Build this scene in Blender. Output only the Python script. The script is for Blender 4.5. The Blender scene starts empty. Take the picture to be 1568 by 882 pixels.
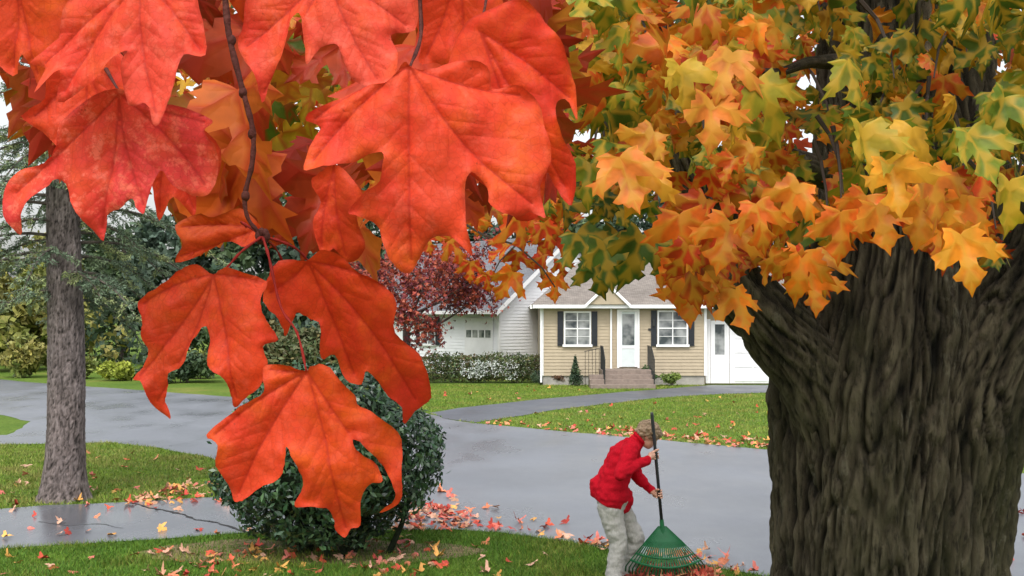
import bpy, math, random
import numpy as np
from mathutils import Vector, Matrix, noise
from mathutils.geometry import delaunay_2d_cdt
random.seed(7); rng=np.random.default_rng(7)
scene=bpy.context.scene
F=1800.0; EYE=2.34
def W(px,py,d): return Vector(((px-784)/F*d, d, EYE+(487-py)/F*d))
def G(px,py):
    d=F*EYE/(py-487.0); return ((px-784)/F*d, d)

# ------------------------------------------------------------ node helpers
class NT:
    def __init__(s,name):
        s.m=bpy.data.materials.new(name); s.m.use_nodes=True; s.t=s.m.node_tree; s.t.nodes.clear()
        s.out=s.n('ShaderNodeOutputMaterial')
    def n(s,ty,**kw):
        x=s.t.nodes.new(ty)
        for k,v in kw.items():
            if k.startswith('_'): setattr(x,k[1:],v)
            else: x.inputs[k.replace('__',' ')].default_value=v
        return x
    def l(s,a,b): s.t.links.new(a,b)
    def mix(s,fac,a,b,mode='MIX'):
        x=s.t.nodes.new('ShaderNodeMix'); x.data_type='RGBA'; x.blend_type=mode
        for sock,v in ((x.inputs[0],fac),(x.inputs[6],a),(x.inputs[7],b)):
            if hasattr(v,'is_linked'): s.l(v,sock)
            elif isinstance(v,(int,float)): sock.default_value=v
            else: sock.default_value=(*v,1) if len(v)==3 else v
        return x.outputs[2]
    def noise(s,scale,detail=4,rough=.55,vec=None,stretch=None,coord='Object'):
        x=s.n('ShaderNodeTexNoise'); x.inputs['Scale'].default_value=scale; x.inputs['Detail'].default_value=detail; x.inputs['Roughness'].default_value=rough
        tc=s.n('ShaderNodeTexCoord'); o=tc.outputs[coord]
        if stretch:
            mp=s.n('ShaderNodeMapping'); mp.inputs['Scale'].default_value=stretch; s.l(o,mp.inputs[0]); o=mp.outputs[0]
        s.l(o,x.inputs['Vector']); return x.outputs['Fac']
    def ramp(s,fac,stops):
        x=s.n('ShaderNodeValToRGB'); e=x.color_ramp.elements
        while len(e)<len(stops): e.new(.5)
        for i,(p,c) in enumerate(stops): e[i].position=p; e[i].color=(*c,1) if len(c)==3 else c
        s.l(fac,x.inputs[0]); return x.outputs[0]
    def bump(s,h,strength=.3,dist=.01):
        b=s.n('ShaderNodeBump'); b.inputs['Strength'].default_value=strength; b.inputs['Distance'].default_value=dist; s.l(h,b.inputs['Height']); return b.outputs[0]
    def pr(s,col,rough=.6,spec=.5,normal=None,metal=0):
        p=s.n('ShaderNodeBsdfPrincipled')
        if hasattr(col,'is_linked'): s.l(col,p.inputs['Base Color'])
        else: p.inputs['Base Color'].default_value=(*col,1)
        if hasattr(rough,'is_linked'): s.l(rough,p.inputs['Roughness'])
        else: p.inputs['Roughness'].default_value=rough
        p.inputs['Specular IOR Level'].default_value=spec; p.inputs['Metallic'].default_value=metal
        if normal is not None: s.l(normal,p.inputs['Normal'])
        return p
    def fin(s,sh): s.l(sh.outputs[0],s.out.inputs[0]); return s.m
def simple(name,col,rough=.6,spec=.4,var=.25,scale=6,bump=0,bscale=40,metal=0,stretch=None):
    t=NT(name); n=t.noise(scale,5,.6,stretch=stretch)
    a=tuple(c*(1-var) for c in col); b=tuple(min(1,c*(1+var)) for c in col)
    c=t.ramp(n,[(.3,a),(.7,b)])
    nm=t.bump(t.noise(bscale,4,stretch=stretch),bump,.01) if bump else None
    return t.fin(t.pr(c,rough,spec,nm,metal))
def leafmat(name,rough=.5,trans=.3,spec=.35,nscale=30,var=.3,veins=False,hero=False,veincol=(.55,.12,.02)):
    t=NT(name); a=t.n('ShaderNodeAttribute',_attribute_name='Col')
    n=t.noise(nscale,3,.6); v=t.ramp(n,[(.3,(1-var,)*3),(.7,(1+var,)*3)])
    c=t.mix(1.0,a.outputs['Color'],v,'MULTIPLY')
    nrm=None
    if hero:
        n4=t.noise(13,4,.6); m4=t.ramp(n4,[(.50,(0,0,0)),(.68,(.75,.75,.75))])
        c=t.mix(m4,c,(.80,.16,.012))
        n5=t.noise(9,4,.6,stretch=(1,1.3,1.1)); m5=t.ramp(n5,[(.48,(0,0,0)),(.64,(.7,.7,.7))])
        c=t.mix(m5,c,(.72,.032,.022))
        n2=t.noise(95,6,.7); m2=t.ramp(n2,[(.50,(0,0,0)),(.62,(1,1,1))])
        mm=t.n('ShaderNodeMath',_operation='MULTIPLY'); t.l(m2,mm.inputs[0]); t.l(a.outputs['Alpha'],mm.inputs[1])
        c=t.mix(mm.outputs[0],c,(.90,.16,.10))
        n3=t.noise(330,3,.6); m3=t.ramp(n3,[(.66,(0,0,0)),(.74,(.55,.55,.55))])
        c=t.mix(m3,c,(.28,.03,.01))
    if veins:
        va=t.n('ShaderNodeAttribute',_attribute_name='Vein')
        vr=t.ramp(va.outputs['Fac'],[(.0,(0,0,0)),(.3,(0,0,0)),(1,(.9,.9,.9))])
        c=t.mix(vr,c,t.mix(.62,c,veincol))
        nrm=t.bump(va.outputs['Fac'],.5,.0008 if hero else .003)
        if hero:
            vor=t.n('ShaderNodeTexVoronoi'); vor.feature='DISTANCE_TO_EDGE'; vor.inputs['Scale'].default_value=210; tc=t.n('ShaderNodeTexCoord'); t.l(tc.outputs['Object'],vor.inputs['Vector'])
            c=t.mix(t.ramp(vor.outputs[0],[(0,(.26,.26,.26)),(.12,(0,0,0))]),c,(.42,.03,.01))
            b=t.n('ShaderNodeBump'); b.inputs['Strength'].default_value=.5; b.inputs['Distance'].default_value=.0018
            t.l(t.noise(110,5,.65),b.inputs['Height']); t.l(nrm,b.inputs['Normal']); nrm=b.outputs[0]
    p=t.pr(c,rough,spec,nrm)
    if trans>0:
        tr=t.n('ShaderNodeBsdfTranslucent'); t.l(c,tr.inputs[0])
        mx=t.n('ShaderNodeMixShader'); mx.inputs[0].default_value=trans; t.l(p.outputs[0],mx.inputs[1]); t.l(tr.outputs[0],mx.inputs[2])
        return t.fin(mx)
    return t.fin(p)

# ------------------------------------------------------------ object helpers
def link(o,parent=None):
    scene.collection.objects.link(o)
    if parent is not None: o.parent=parent
    return o
def empty(name,loc=(0,0,0),rot=0):
    e=bpy.data.objects.new(name,None); e.empty_display_size=.2; e.location=loc; e.rotation_euler=(0,0,rot); link(e); return e
class MB:
    def __init__(s): s.v=[]; s.f=[]
    def add(s,vs,fs):
        o=len(s.v); s.v+= [tuple(v) for v in vs]; s.f+=[tuple(i+o for i in f) for f in fs]; return s
    def box(s,x0,x1,y0,y1,z0,z1):
        return s.add([(x0,y0,z0),(x1,y0,z0),(x1,y1,z0),(x0,y1,z0),(x0,y0,z1),(x1,y0,z1),(x1,y1,z1),(x0,y1,z1)],
            [(0,3,2,1),(4,5,6,7),(0,1,5,4),(1,2,6,5),(2,3,7,6),(3,0,4,7)])
    def tube(s,pts,rad,seg=8,cap=True):
        pts=[Vector(p) for p in pts]; n=len(pts); vs=[]; fs=[]
        px=None
        for i,p in enumerate(pts):
            t=(pts[min(i+1,n-1)]-pts[max(i-1,0)]).normalized()
            if px is None:
                px=t.orthogonal().normalized()
            px=(px-t*px.dot(t)).normalized(); py=t.cross(px)
            r=rad[i] if hasattr(rad,'__len__') else rad
            for k in range(seg):
                a=2*math.pi*k/seg; vs.append(p+px*math.cos(a)*r+py*math.sin(a)*r)
        for i in range(n-1):
            for k in range(seg):
                k2=(k+1)%seg; fs.append((i*seg+k,i*seg+k2,(i+1)*seg+k2,(i+1)*seg+k))
        if cap: fs.append(tuple(range(seg-1,-1,-1))); fs.append(tuple((n-1)*seg+k for k in range(seg)))
        return s.add(vs,fs)
    def ell(s,c,r,rot=None,u=20,v=12):
        c=Vector(c); vs=[]; fs=[]
        for i in range(v+1):
            ph=math.pi*i/v
            for k in range(u):
                a=2*math.pi*k/u; p=Vector((math.sin(ph)*math.cos(a)*r[0],math.sin(ph)*math.sin(a)*r[1],math.cos(ph)*r[2]))
                if rot is not None: p=rot@p
                vs.append(c+p)
        for i in range(v):
            for k in range(u):
                fs.append((i*u+k,(i+1)*u+k,(i+1)*u+(k+1)%u,i*u+(k+1)%u))
        return s.add(vs,fs)
    def caps(s,a,b,ra,rb,seg=16):
        a=Vector(a); b=Vector(b); d=(b-a).normalized(); pts=[];rs=[]
        for k in range(5):
            t=math.radians(5+85*k/4); pts.append(a-d*ra*math.cos(t)); rs.append(ra*math.sin(t))
        for k in range(5):
            t=math.radians(90-85*k/4); pts.append(b+d*rb*math.cos(t)); rs.append(rb*math.sin(t))
        return s.tube(pts,rs,seg)
    def build(s,name,mat,parent=None,smooth=False,bevel=0):
        me=bpy.data.meshes.new(name); me.from_pydata(s.v,[],s.f); me.update()
        if mat is not None: me.materials.append(mat)
        if smooth: me.polygons.foreach_set('use_smooth',[True]*len(me.polygons))
        o=bpy.data.objects.new(name,me); link(o,parent)
        if bevel:
            b=o.modifiers.new('b','BEVEL'); b.width=bevel; b.segments=2
        return o
def npmesh(name,V,Fc,mat,parent=None,col=None,attrs=None,smooth=False):
    me=bpy.data.meshes.new(name); V=np.asarray(V,dtype=np.float32); Fc=np.asarray(Fc,dtype=np.int32)
    me.vertices.add(len(V)); me.vertices.foreach_set('co',V.ravel())
    k=Fc.shape[1]; me.loops.add(Fc.size); me.loops.foreach_set('vertex_index',Fc.ravel())
    me.polygons.add(len(Fc)); me.polygons.foreach_set('loop_start',np.arange(0,Fc.size,k,dtype=np.int32)); 
    try: me.polygons.foreach_set('loop_total',np.full(len(Fc),k,dtype=np.int32))
    except Exception: pass
    me.update(calc_edges=True)
    if smooth: me.polygons.foreach_set('use_smooth',np.ones(len(Fc),dtype=bool))
    if col is not None:
        if col.shape[1]==3: col=np.hstack([col,np.ones((len(col),1))])
        ca=me.color_attributes.new('Col','FLOAT_COLOR','POINT'); ca.data.foreach_set('color',col.astype(np.float32).ravel())
    for k2,a in (attrs or {}).items():
        at=me.attributes.new(k2,'FLOAT','POINT'); at.data.foreach_set('value',np.asarray(a,dtype=np.float32))
    me.materials.append(mat)
    o=bpy.data.objects.new(name,me); link(o,parent); return o
def inpoly(P,poly):
    P=np.asarray(P); x,y=P[:,0],P[:,1]; r=np.zeros(len(P),bool); n=len(poly); j=n-1
    for i in range(n):
        xi,yi=poly[i]; xj,yj=poly[j]
        if yi!=yj:
            c=((yi>y)!=(yj>y))&(x<(xj-xi)*(y-yi)/(yj-yi)+xi); r^=c
        j=i
    return r
def norm(a): return a/np.maximum(np.linalg.norm(a,axis=1,keepdims=True),1e-9)
def segdist(P,segs):
    d=np.full(len(P),1e9)
    for a,b in segs:
        a=np.array(a);b=np.array(b);ab=b-a;t=np.clip(((P-a)@ab)/max(ab@ab,1e-12),0,1)
        d=np.minimum(d,np.linalg.norm(P-(a+t[:,None]*ab),axis=1))
    return d
def catmull(pts,sub=3):
    out=[];n=len(pts)
    for i in range(n):
        p0,p1,p2,p3=[np.array(pts[(i+k-1)%n],float) for k in range(4)]
        for s in range(sub):
            t=s/sub
            out.append(.5*((2*p1)+(-p0+p2)*t+(2*p0-5*p1+4*p2-p3)*t*t+(-p0+3*p1-3*p2+p3)*t**3))
    return np.array(out)
def tess(outline,segs,step):
    n=len(outline); V=[Vector(p) for p in outline]; E=[]
    for a,b in segs:
        L=math.hypot(b[0]-a[0],b[1]-a[1]); m=max(1,int(L/step/1.5)); base=len(V)
        for k in range(m+1): V.append(Vector((a[0]+(b[0]-a[0])*k/m,a[1]+(b[1]-a[1])*k/m)))
        E+=[(base+k,base+k+1) for k in range(m)]
    mn=outline.min(0);mx=outline.max(0)
    gx,gy=np.meshgrid(np.arange(mn[0],mx[0],step),np.arange(mn[1],mx[1],step)); P=np.stack([gx.ravel(),gy.ravel()],1)
    P=P+rng.uniform(-.2,.2,P.shape)*step; P=P[inpoly(P,outline)]
    osegs=[(outline[i],outline[(i+1)%n]) for i in range(n)]
    if len(P): P=P[segdist(P,osegs)>step*.5]
    if len(P) and segs: P=P[segdist(P,segs)>step*.45]
    V+=[Vector(p) for p in P]
    r=delaunay_2d_cdt(V,E,[list(range(n))],1,1e-6)
    return np.array([[v.x,v.y] for v in r[0]]),[f for f in r[2]]

# ------------------------------------------------------------ camera / light
cam=bpy.data.cameras.new('camera'); co=bpy.data.objects.new('camera',cam); link(co)
co.location=(0,0,EYE); co.rotation_euler=(math.radians(90),0,0); cam.sensor_width=36; cam.lens=F/1568*36; cam.shift_y=46/1568
cam.clip_start=.05; cam.clip_end=2000; scene.camera=co
el=math.radians(54); rot=math.radians(188)
w=bpy.data.worlds.new('World'); scene.world=w; w.use_nodes=True; nt=w.node_tree; nt.nodes.clear()
sk=nt.nodes.new('ShaderNodeTexSky'); sk.sky_type='NISHITA'; sk.sun_disc=False; sk.sun_elevation=el; sk.sun_rotation=rot; sk.dust_density=4; sk.air_density=1.2
hs=nt.nodes.new('ShaderNodeHueSaturation'); hs.inputs['Saturation'].default_value=.22; hs.inputs['Value'].default_value=1.8
bg=nt.nodes.new('ShaderNodeBackground'); bg.inputs[1].default_value=.15; wo=nt.nodes.new('ShaderNodeOutputWorld')
nt.links.new(sk.outputs[0],hs.inputs['Color']); nt.links.new(hs.outputs[0],bg.inputs[0]); nt.links.new(bg.outputs[0],wo.inputs[0])
sd=Vector((math.sin(rot)*math.cos(el),math.cos(rot)*math.cos(el),math.sin(el)))
sl=bpy.data.lights.new('sun','SUN'); sl.energy=1.0; sl.angle=math.radians(18); sl.color=(1,.98,.94); so=bpy.data.objects.new('sun',sl); link(so); so.rotation_euler=sd.to_track_quat('Z','Y').to_euler(); so.location=(0,-5,20)
scene.view_settings.view_transform='Standard'; scene.view_settings.look='None'; scene.view_settings.exposure=0

# ------------------------------------------------------------ ground & roads
def grassmat():
    t=NT('grass_mat'); n1=t.noise(.35,4,.6); n2=t.noise(9,6,.7)
    a=t.ramp(n1,[(.3,(.085,.155,.022)),(.55,(.125,.19,.03)),(.75,(.23,.225,.055))])
    b=t.ramp(n2,[(.3,(.6,.6,.6)),(.7,(1.3,1.3,1.3))]); c=t.mix(1,a,b,'MULTIPLY')
    return t.fin(t.pr(c,.9,.1,t.bump(t.noise(60,3),.5,.03)))
def asphmat(name,base,rough,seed=0):
    t=NT(name); n1=t.noise(.25+seed*.1,4,.6); n2=t.noise(70,3,.7); n3=t.noise(.8,4,.55,stretch=(1,.5,1))
    a=t.ramp(n1,[(.3,tuple(b*.80 for b in base)),(.7,tuple(b*1.14 for b in base))])
    a=t.mix(1,a,t.ramp(n2,[(.3,(.80,)*3),(.7,(1.2,)*3)]),'MULTIPLY'); a=t.mix(1,a,t.ramp(n3,[(.35,(.90,)*3),(.65,(1.06,)*3)]),'MULTIPLY')
    r=t.ramp(n3,[(.35,(rough-.12,)*3),(.65,(rough+.10,)*3)])
    return t.fin(t.pr(a,r,.7,t.bump(n2,.15,.003)))
M_grass=grassmat()
MB().add([(-300,-100,0),(300,-100,0),(300,600,0),(-300,600,0)],[(0,1,2,3)]).build('ground',M_grass)
def wob(poly,amp=.05,step=.5):
    out=[]
    n=len(poly)
    for i in range(n):
        a=np.array(poly[i],float);b=np.array(poly[(i+1)%n],float);L=np.linalg.norm(b-a);m=max(1,int(min(L,40)/step))
        d=(b-a)/max(L,1e-6);nn=np.array([-d[1],d[0]])
        for k in range(m):
            p=a+(b-a)*k/m; out.append(p+nn*amp*noise.noise(Vector((p[0]*1.3,p[1]*1.3,0)))*2)
    return out
road=[(-60,76),(-30,46.5),(-14.5,31),(-10.9,26.6),(-10.4,25),(-10.1,23.5),(-30,22),(-30,20.5),(-9.4,21.7),(-7.6,22.1),(-6.4,21.2),(-5.1,19.8),(-4.45,18.3),(-3.95,16.8),(-3.8,15.5),(-4.0,15.2),
      (-3.2,12.7),(-1.32,12.96),(-.6,13.0),(-.1,12.85),(.6,12.25),(2.3,10.66),(12,1),(30,-17),(48,-22.7),(4.7,20.7),(-.9,26.2),(-1.6,27.4),(-2.2,29.2),(-3.2,30.2),(-8.7,35.2),(-17.8,43),(-60,87)]
drive=[(-40,7.0),(-20,8.8),(-6.26,14.4),(-4.8,15.0),(-3.95,15.3),(-3.6,15.1),(-2.9,12.78),(-3.76,12.4),(-5.17,11.86),(-12,8.9),(-20,5.6),(-40,-3)]
bdrive=[(-2.0,28.9),(-1.4,30.5),(.8,33.8),(3.65,37.3),(4.9,38.6),(6.9,40.9),(14,40.9),(14,36.8),(8.5,37.0),(6,35.9),(4.1,34.2),(1.3,30.2),(-.8,26.3),(-1.6,27.4)]
M_asph=asphmat('asphalt_mat',(.170,.180,.202),.36); M_dr=asphmat('driveway_mat',(.125,.132,.150),.27,1); M_bd=asphmat('far_driveway_mat',(.10,.107,.125),.5,2)
def sheet(name,poly,z,mat):
    V,Fc=tess(np.array(poly),[],6.0); return MB().add([(x,y,z) for x,y in V],Fc).build(name,mat)
road_w=wob(road,.06); drive_w=wob(drive,.05); bd_w=wob(bdrive,.05)
sheet('street_road',road_w,.004,M_asph); sheet('driveway',drive_w,.008,M_dr); sheet('driveway.001',bd_w,.008,M_bd)
crk=[G(*p) for p in [(205,771),(232,779),(258,784),(282,789),(300,797),(330,801),(352,808),(385,820),(398,828)]]
mb=MB()
for path,wd in ((crk,.035),([G(*p) for p in [(60,800),(110,806),(150,803),(200,812)]],.01)):
    L=[];R=[]
    pp=[]
    for i in range(len(path)-1):
        for k in range(5):
            t=k/5; pp.append(((path[i][0]*(1-t)+path[i+1][0]*t)+random.uniform(-.02,.02),(path[i][1]*(1-t)+path[i+1][1]*t)+random.uniform(-.02,.02)))
    for p in pp: 
        q=wd*random.uniform(.4,1.2); L.append((p[0],p[1]-q,.012)); R.append((p[0],p[1]+q,.012))
    n=len(pp); mb.add(L+R,[(i,i+1,n+i+1,n+i) for i in range(n-1)])
mb.build('driveway_crack',simple('crack_mat',(.03,.03,.03),.9))
cx,cy=-2.0,11.75
soil=[(cx+1.75*math.cos(a)*(1+.22*noise.noise(Vector((math.cos(a)*2,math.sin(a)*2,5)))),cy+.62*math.sin(a)*(1+.3*noise.noise(Vector((math.cos(a)*3,math.sin(a)*3,9))))) for a in np.linspace(0,2*math.pi,60,endpoint=False)]
MB().add([(x,y,.005) for x,y in soil],[tuple(range(60))]).build('soil_patch',simple('soil_mat',(.18,.14,.075),.95,.1,.5,12,.6,50))

# ------------------------------------------------------------ grass blades
def blades(name,x0,x1,y0,y1,n,h,wd,avoid,cols,keep=None):
    P=np.stack([rng.uniform(x0,x1,n),rng.uniform(y0,y1,n)],1)
    P=P[np.abs(P[:,0])<P[:,1]*.47+1.0]
    for a in avoid:
        P=P[~inpoly(P,a)]
    ins=inpoly(P,soil); P=P[~ins|(rng.random(len(P))<.3)]
    n=len(P); a=rng.uniform(0,2*math.pi,n); hh=h*rng.uniform(.5,1.3,n)
    bump=np.array([noise.noise(Vector((p[0]*1.1,p[1]*1.1,0))) for p in P]); hh*=1+.5*bump
    dx=np.cos(a)*wd;dy=np.sin(a)*wd; le=rng.normal(0,.5,(n,2))*hh[:,None]
    V=np.zeros((n,3,3)); V[:,0]=np.stack([P[:,0]-dx,P[:,1]-dy,np.full(n,.001)],1); V[:,1]=np.stack([P[:,0]+dx,P[:,1]+dy,np.full(n,.001)],1)
    V[:,2]=np.stack([P[:,0]+le[:,0],P[:,1]+le[:,1],hh],1)
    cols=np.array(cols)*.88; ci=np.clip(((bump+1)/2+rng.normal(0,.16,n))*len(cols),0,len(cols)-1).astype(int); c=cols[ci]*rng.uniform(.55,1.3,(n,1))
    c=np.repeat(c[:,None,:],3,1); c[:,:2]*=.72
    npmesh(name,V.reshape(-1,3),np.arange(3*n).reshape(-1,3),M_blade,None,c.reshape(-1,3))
M_blade=leafmat('grass_blade_mat',.6,0,.2,3,.2)
av=[road_w,drive_w]
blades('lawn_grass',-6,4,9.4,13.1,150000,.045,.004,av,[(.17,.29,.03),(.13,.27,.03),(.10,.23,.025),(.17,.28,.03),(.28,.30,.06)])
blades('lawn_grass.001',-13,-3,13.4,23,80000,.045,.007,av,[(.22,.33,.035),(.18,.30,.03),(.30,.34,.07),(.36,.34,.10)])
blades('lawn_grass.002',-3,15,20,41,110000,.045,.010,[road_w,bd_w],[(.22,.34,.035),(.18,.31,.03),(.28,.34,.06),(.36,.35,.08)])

# ------------------------------------------------------------ leaf template
half=[(0.07,-.06),(.2,-.10),(.37,-.13),(.345,-.03),(.43,.04),(.36,.11),(.46,.165),(.50,.27),(.66,.29),(.62,.38),(.74,.54),(.58,.50),(.51,.59),(.44,.50),(.30,.46),(.165,.40),(.16,.52),(.20,.62),(.33,.68),(.27,.74),(.19,.76),(.14,.85),(.07,.89)]
def template(k=0,step=.11):
    r=random.Random(k); R=[(x*(1+r.uniform(-.12,.12)),y+r.uniform(-.03,.03)) for x,y in half]; L=[(-x*(1+r.uniform(-.12,.12)),y+r.uniform(-.03,.03)) for x,y in half]
    out=[(0,0)]+R+[(r.uniform(-.03,.03),1.03)]+L[::-1]
    sv=[((0,0),(0,.95)),((0,0),(.66,.49)),((0,0),(-.66,.49)),((0,0),(.33,-.10)),((0,0),(-.33,-.10)),((0,.36),(.27,.66)),((0,.36),(-.27,.66)),((.30,.22),(.58,.28)),((-.30,.22),(-.58,.28)),((.33,.245),(.48,.54)),((-.33,.245),(-.48,.54)),((0,.6),(.12,.8)),((0,.6),(-.12,.8))]
    V,T=tess(np.array(out),sv,step); d=segdist(V,sv)
    tri=[]
    for f in T:
        for i in range(1,len(f)-1): tri.append((f[0],f[i],f[i+1]))
    return V,np.array(tri),np.clip(1-d/.06,0,1)
TPL=[template(k) for k in range(4)]
def light_tpl(k):
    r=random.Random(k+50); h=[(.2,-.08),(.38,-.1),(.36,.1),(.66,.28),(.72,.52),(.46,.5),(.17,.4),(.32,.68),(.14,.84)]
    out=[(0,0)]+[(x*(1+r.uniform(-.15,.15)),y+r.uniform(-.04,.04)) for x,y in h]+[(0,1.03)]+[(-x*(1+r.uniform(-.15,.15)),y+r.uniform(-.04,.04)) for x,y in h][::-1]
    V,T=tess(np.array(out),[((0,.05),(0,.9))],.4); tri=[]
    for f in T:
        for i in range(1,len(f)-1): tri.append((f[0],f[i],f[i+1]))
    return V,np.array(tri),np.zeros(len(V))
LT=[light_tpl(k) for k in range(3)]
def scatter(name,P,tip,nrm,size,col,mat,parent=None,tpls=TPL,bend=(.5,.35),center=True):
    P=np.asarray(P,float);N=len(P);tip=norm(np.asarray(tip,float));nrm=np.asarray(nrm,float)
    nrm=norm(nrm-tip*np.sum(nrm*tip,axis=1,keepdims=True)); sx=np.cross(tip,nrm)
    which=rng.integers(0,len(tpls),N); Vs=[];Fs=[];Cs=[];Ve=[];off=0
    for k,(T,tri,ve) in enumerate(tpls):
        idx=np.where(which==k)[0]
        if not len(idx): continue
        m=len(idx);x=T[:,0][None,:]*np.ones((m,1));y=T[:,1][None,:]*np.ones((m,1))
        b1=rng.normal(0,bend[0],(m,1));b2=np.abs(rng.normal(0,bend[1],(m,1)));b3=rng.normal(.25,.3,(m,1));ph=rng.uniform(0,6,(m,1))
        z=-b1*x*x-b2*y*y+b3*np.abs(x)+.05*np.sin(7*x+ph)*np.cos(6*y+ph)
        wx=rng.uniform(.8,1.1,(m,1)); yy=y-(.4 if center else 0)
        s=size[idx][:,None,None]
        p=P[idx][:,None,:]+s*(sx[idx][:,None,:]*(x*wx)[...,None]+tip[idx][:,None,:]*yy[...,None]+nrm[idx][:,None,:]*z[...,None])
        Vs.append(p.reshape(-1,3)); nv=len(T)
        Fs.append((tri[None]+(np.arange(m)*nv)[:,None,None]+off).reshape(-1,3)); off+=m*nv
        Cs.append(np.repeat(col[idx][:,None,:],nv,1).reshape(-1,col.shape[1])); Ve.append(np.tile(ve,m))
    return npmesh(name,np.vstack(Vs),np.vstack(Fs),mat,parent,np.vstack(Cs),{'Vein':np.concatenate(Ve)},smooth=True)

# ------------------------------------------------------------ fallen leaves
def px_scatter(n,poly):
    xs=[p[0] for p in poly];ys=[p[1] for p in poly];out=[]
    while len(out)<n:
        Q=np.stack([rng.uniform(min(xs),max(xs),n*3),rng.uniform(min(ys),max(ys),n*3)],1); Q=Q[inpoly(Q,poly)]; out+=[G(*q) for q in Q]
    return out[:n]
pts=[]
pts+=px_scatter(40,[(0,690),(190,685),(330,705),(330,765),(0,785)])
pts+=px_scatter(70,[(230,752),(335,735),(340,770),(190,776)])
pts+=px_scatter(25,[(0,780),(400,768),(600,810),(0,840)])
pts+=px_scatter(140,[(610,785),(650,768),(770,812),(600,816)])
pts+=px_scatter(130,[(240,845),(640,820),(690,850),(620,900),(240,900)])
pts+=px_scatter(38,[(0,850),(300,826),(900,835),(930,900),(0,900)])
pts+=px_scatter(70,[(740,808),(800,812),(1110,850),(1160,882),(900,840)])
pts+=px_scatter(22,[(640,740),(800,790),(1100,850),(1000,835),(700,800)])
pts+=px_scatter(170,[(740,645),(900,652),(1200,676),(1200,692),(740,650)])
pts+=px_scatter(45,[(760,640),(1000,612),(1200,602),(1200,690)])
pts+=px_scatter(14,[(660,600),(830,592),(940,602),(700,622)])
pts+=px_scatter(40,[(1540,700),(1700,720),(1700,1000),(1520,1000)])
pts+=px_scatter(50,[(1020,878),(1150,880),(1200,1000),(900,1000)])
P=np.array([(x,y,.02+random.random()*.02) for x,y in pts]); N=len(P); a=rng.uniform(0,6.3,N)
fc=np.array([(.62,.10,.05),(.72,.24,.12),(.62,.33,.20),(.75,.38,.10),(.50,.06,.04),(.70,.40,.28),(.66,.18,.14)])
sz=rng.uniform(.05,.10,N)*(1+P[:,1]/110)
scatter('fallen_leaves',P,np.stack([np.cos(a),np.sin(a),rng.normal(0,.2,N)],1),np.stack([rng.normal(0,.35,N),rng.normal(-.2,.35,N),np.ones(N)],1),sz,fc[rng.integers(0,len(fc),N)]*rng.uniform(.7,1.1,(N,1)),leafmat('fallen_leaf_mat',.6,0,.3,20,.25),tpls=LT)
N=520; a=rng.uniform(0,6.3,N); r=np.sqrt(rng.random(N)); px_=1.42+.46*r*np.cos(a); py_=10.32+.32*r*np.sin(a); pz=.02+.15*(1-r**1.7)*rng.uniform(.3,1,N)
scatter('leaf_pile',np.stack([px_,py_,pz],1),rng.normal(0,1,(N,3))*[1,1,.5],np.stack([rng.normal(0,.7,N),rng.normal(-.3,.6,N),np.ones(N)],1),rng.uniform(.06,.10,N),np.array([(.45,.07,.04),(.30,.06,.04),(.5,.12,.07),(.2,.06,.04),(.5,.25,.12)])[rng.integers(0,5,N)],leafmat('pile_leaf_mat',.6,0,.3,20,.25),tpls=LT)

# ------------------------------------------------------------ foliage cloud
def cloud(blobs,n,size,cols,elong=1.6,flat=1.0,shell=.55):
    Vs=[];Cs=[];cols=np.array(cols)
    for c,r in blobs:
        m=n; d=norm(rng.normal(0,1,(m,3))); rad=shell+(1-shell)*rng.random((m,1))
        rad=rad*(1+.25*np.sin(d[:,:1]*5+c[0]*3)*np.cos(d[:,2:]*4+c[1]))
        p=np.array(c)+d*rad*np.array(r); u=norm(rng.normal(0,1,(m,3))*[1,1,flat]); v=norm(np.cross(u,rng.normal(0,1,(m,3))))
        s=size*rng.uniform(.5,1.3,(m,1)); 
        V=np.stack([p-u*s*elong*.5,p-v*s*.4,p+u*s*elong*.5,p+v*s*.4],1); Vs.append(V.reshape(-1,3))
        cb=cols[rng.integers(0,len(cols))]; ci=cols[rng.integers(0,len(cols),m)]; cc=(cb*.6+ci*.4)*rng.uniform(.6,1.35,(m,1)); Cs.append(np.repeat(cc[:,None],4,1).reshape(-1,3))
    V=np.vstack(Vs); return V,np.arange(len(V)).reshape(-1,4),np.vstack(Cs)
M_fol=leafmat('foliage_mat',.55,0,.3,4,.25)
M_barkfar=simple('far_bark_mat',(.12,.10,.085),.9,.1,.35,20,.5,30)
def clumps(c,r,k,s):
    out=[]
    for i in range(k):
        d=norm(rng.normal(0,1,(1,3)))[0]*(rng.random()**.4); out.append(((c[0]+d[0]*r[0],c[1]+d[1]*r[1],c[2]+d[2]*r[2]),(s*random.uniform(.6,1.3),s*random.uniform(.6,1.3),s*random.uniform(.5,1.0))))
    return out
darkg=[(.038,.07,.035),(.06,.095,.045),(.042,.072,.05),(.075,.115,.045)]; olive=[(.15,.185,.045),(.22,.23,.05),(.10,.14,.04),(.28,.24,.06)]
blue=[(.065,.105,.075),(.09,.13,.09),(.05,.085,.06)]
VV=[];CC=[]
def addc(t): VV.append(t[0]); CC.append(t[2])
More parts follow.
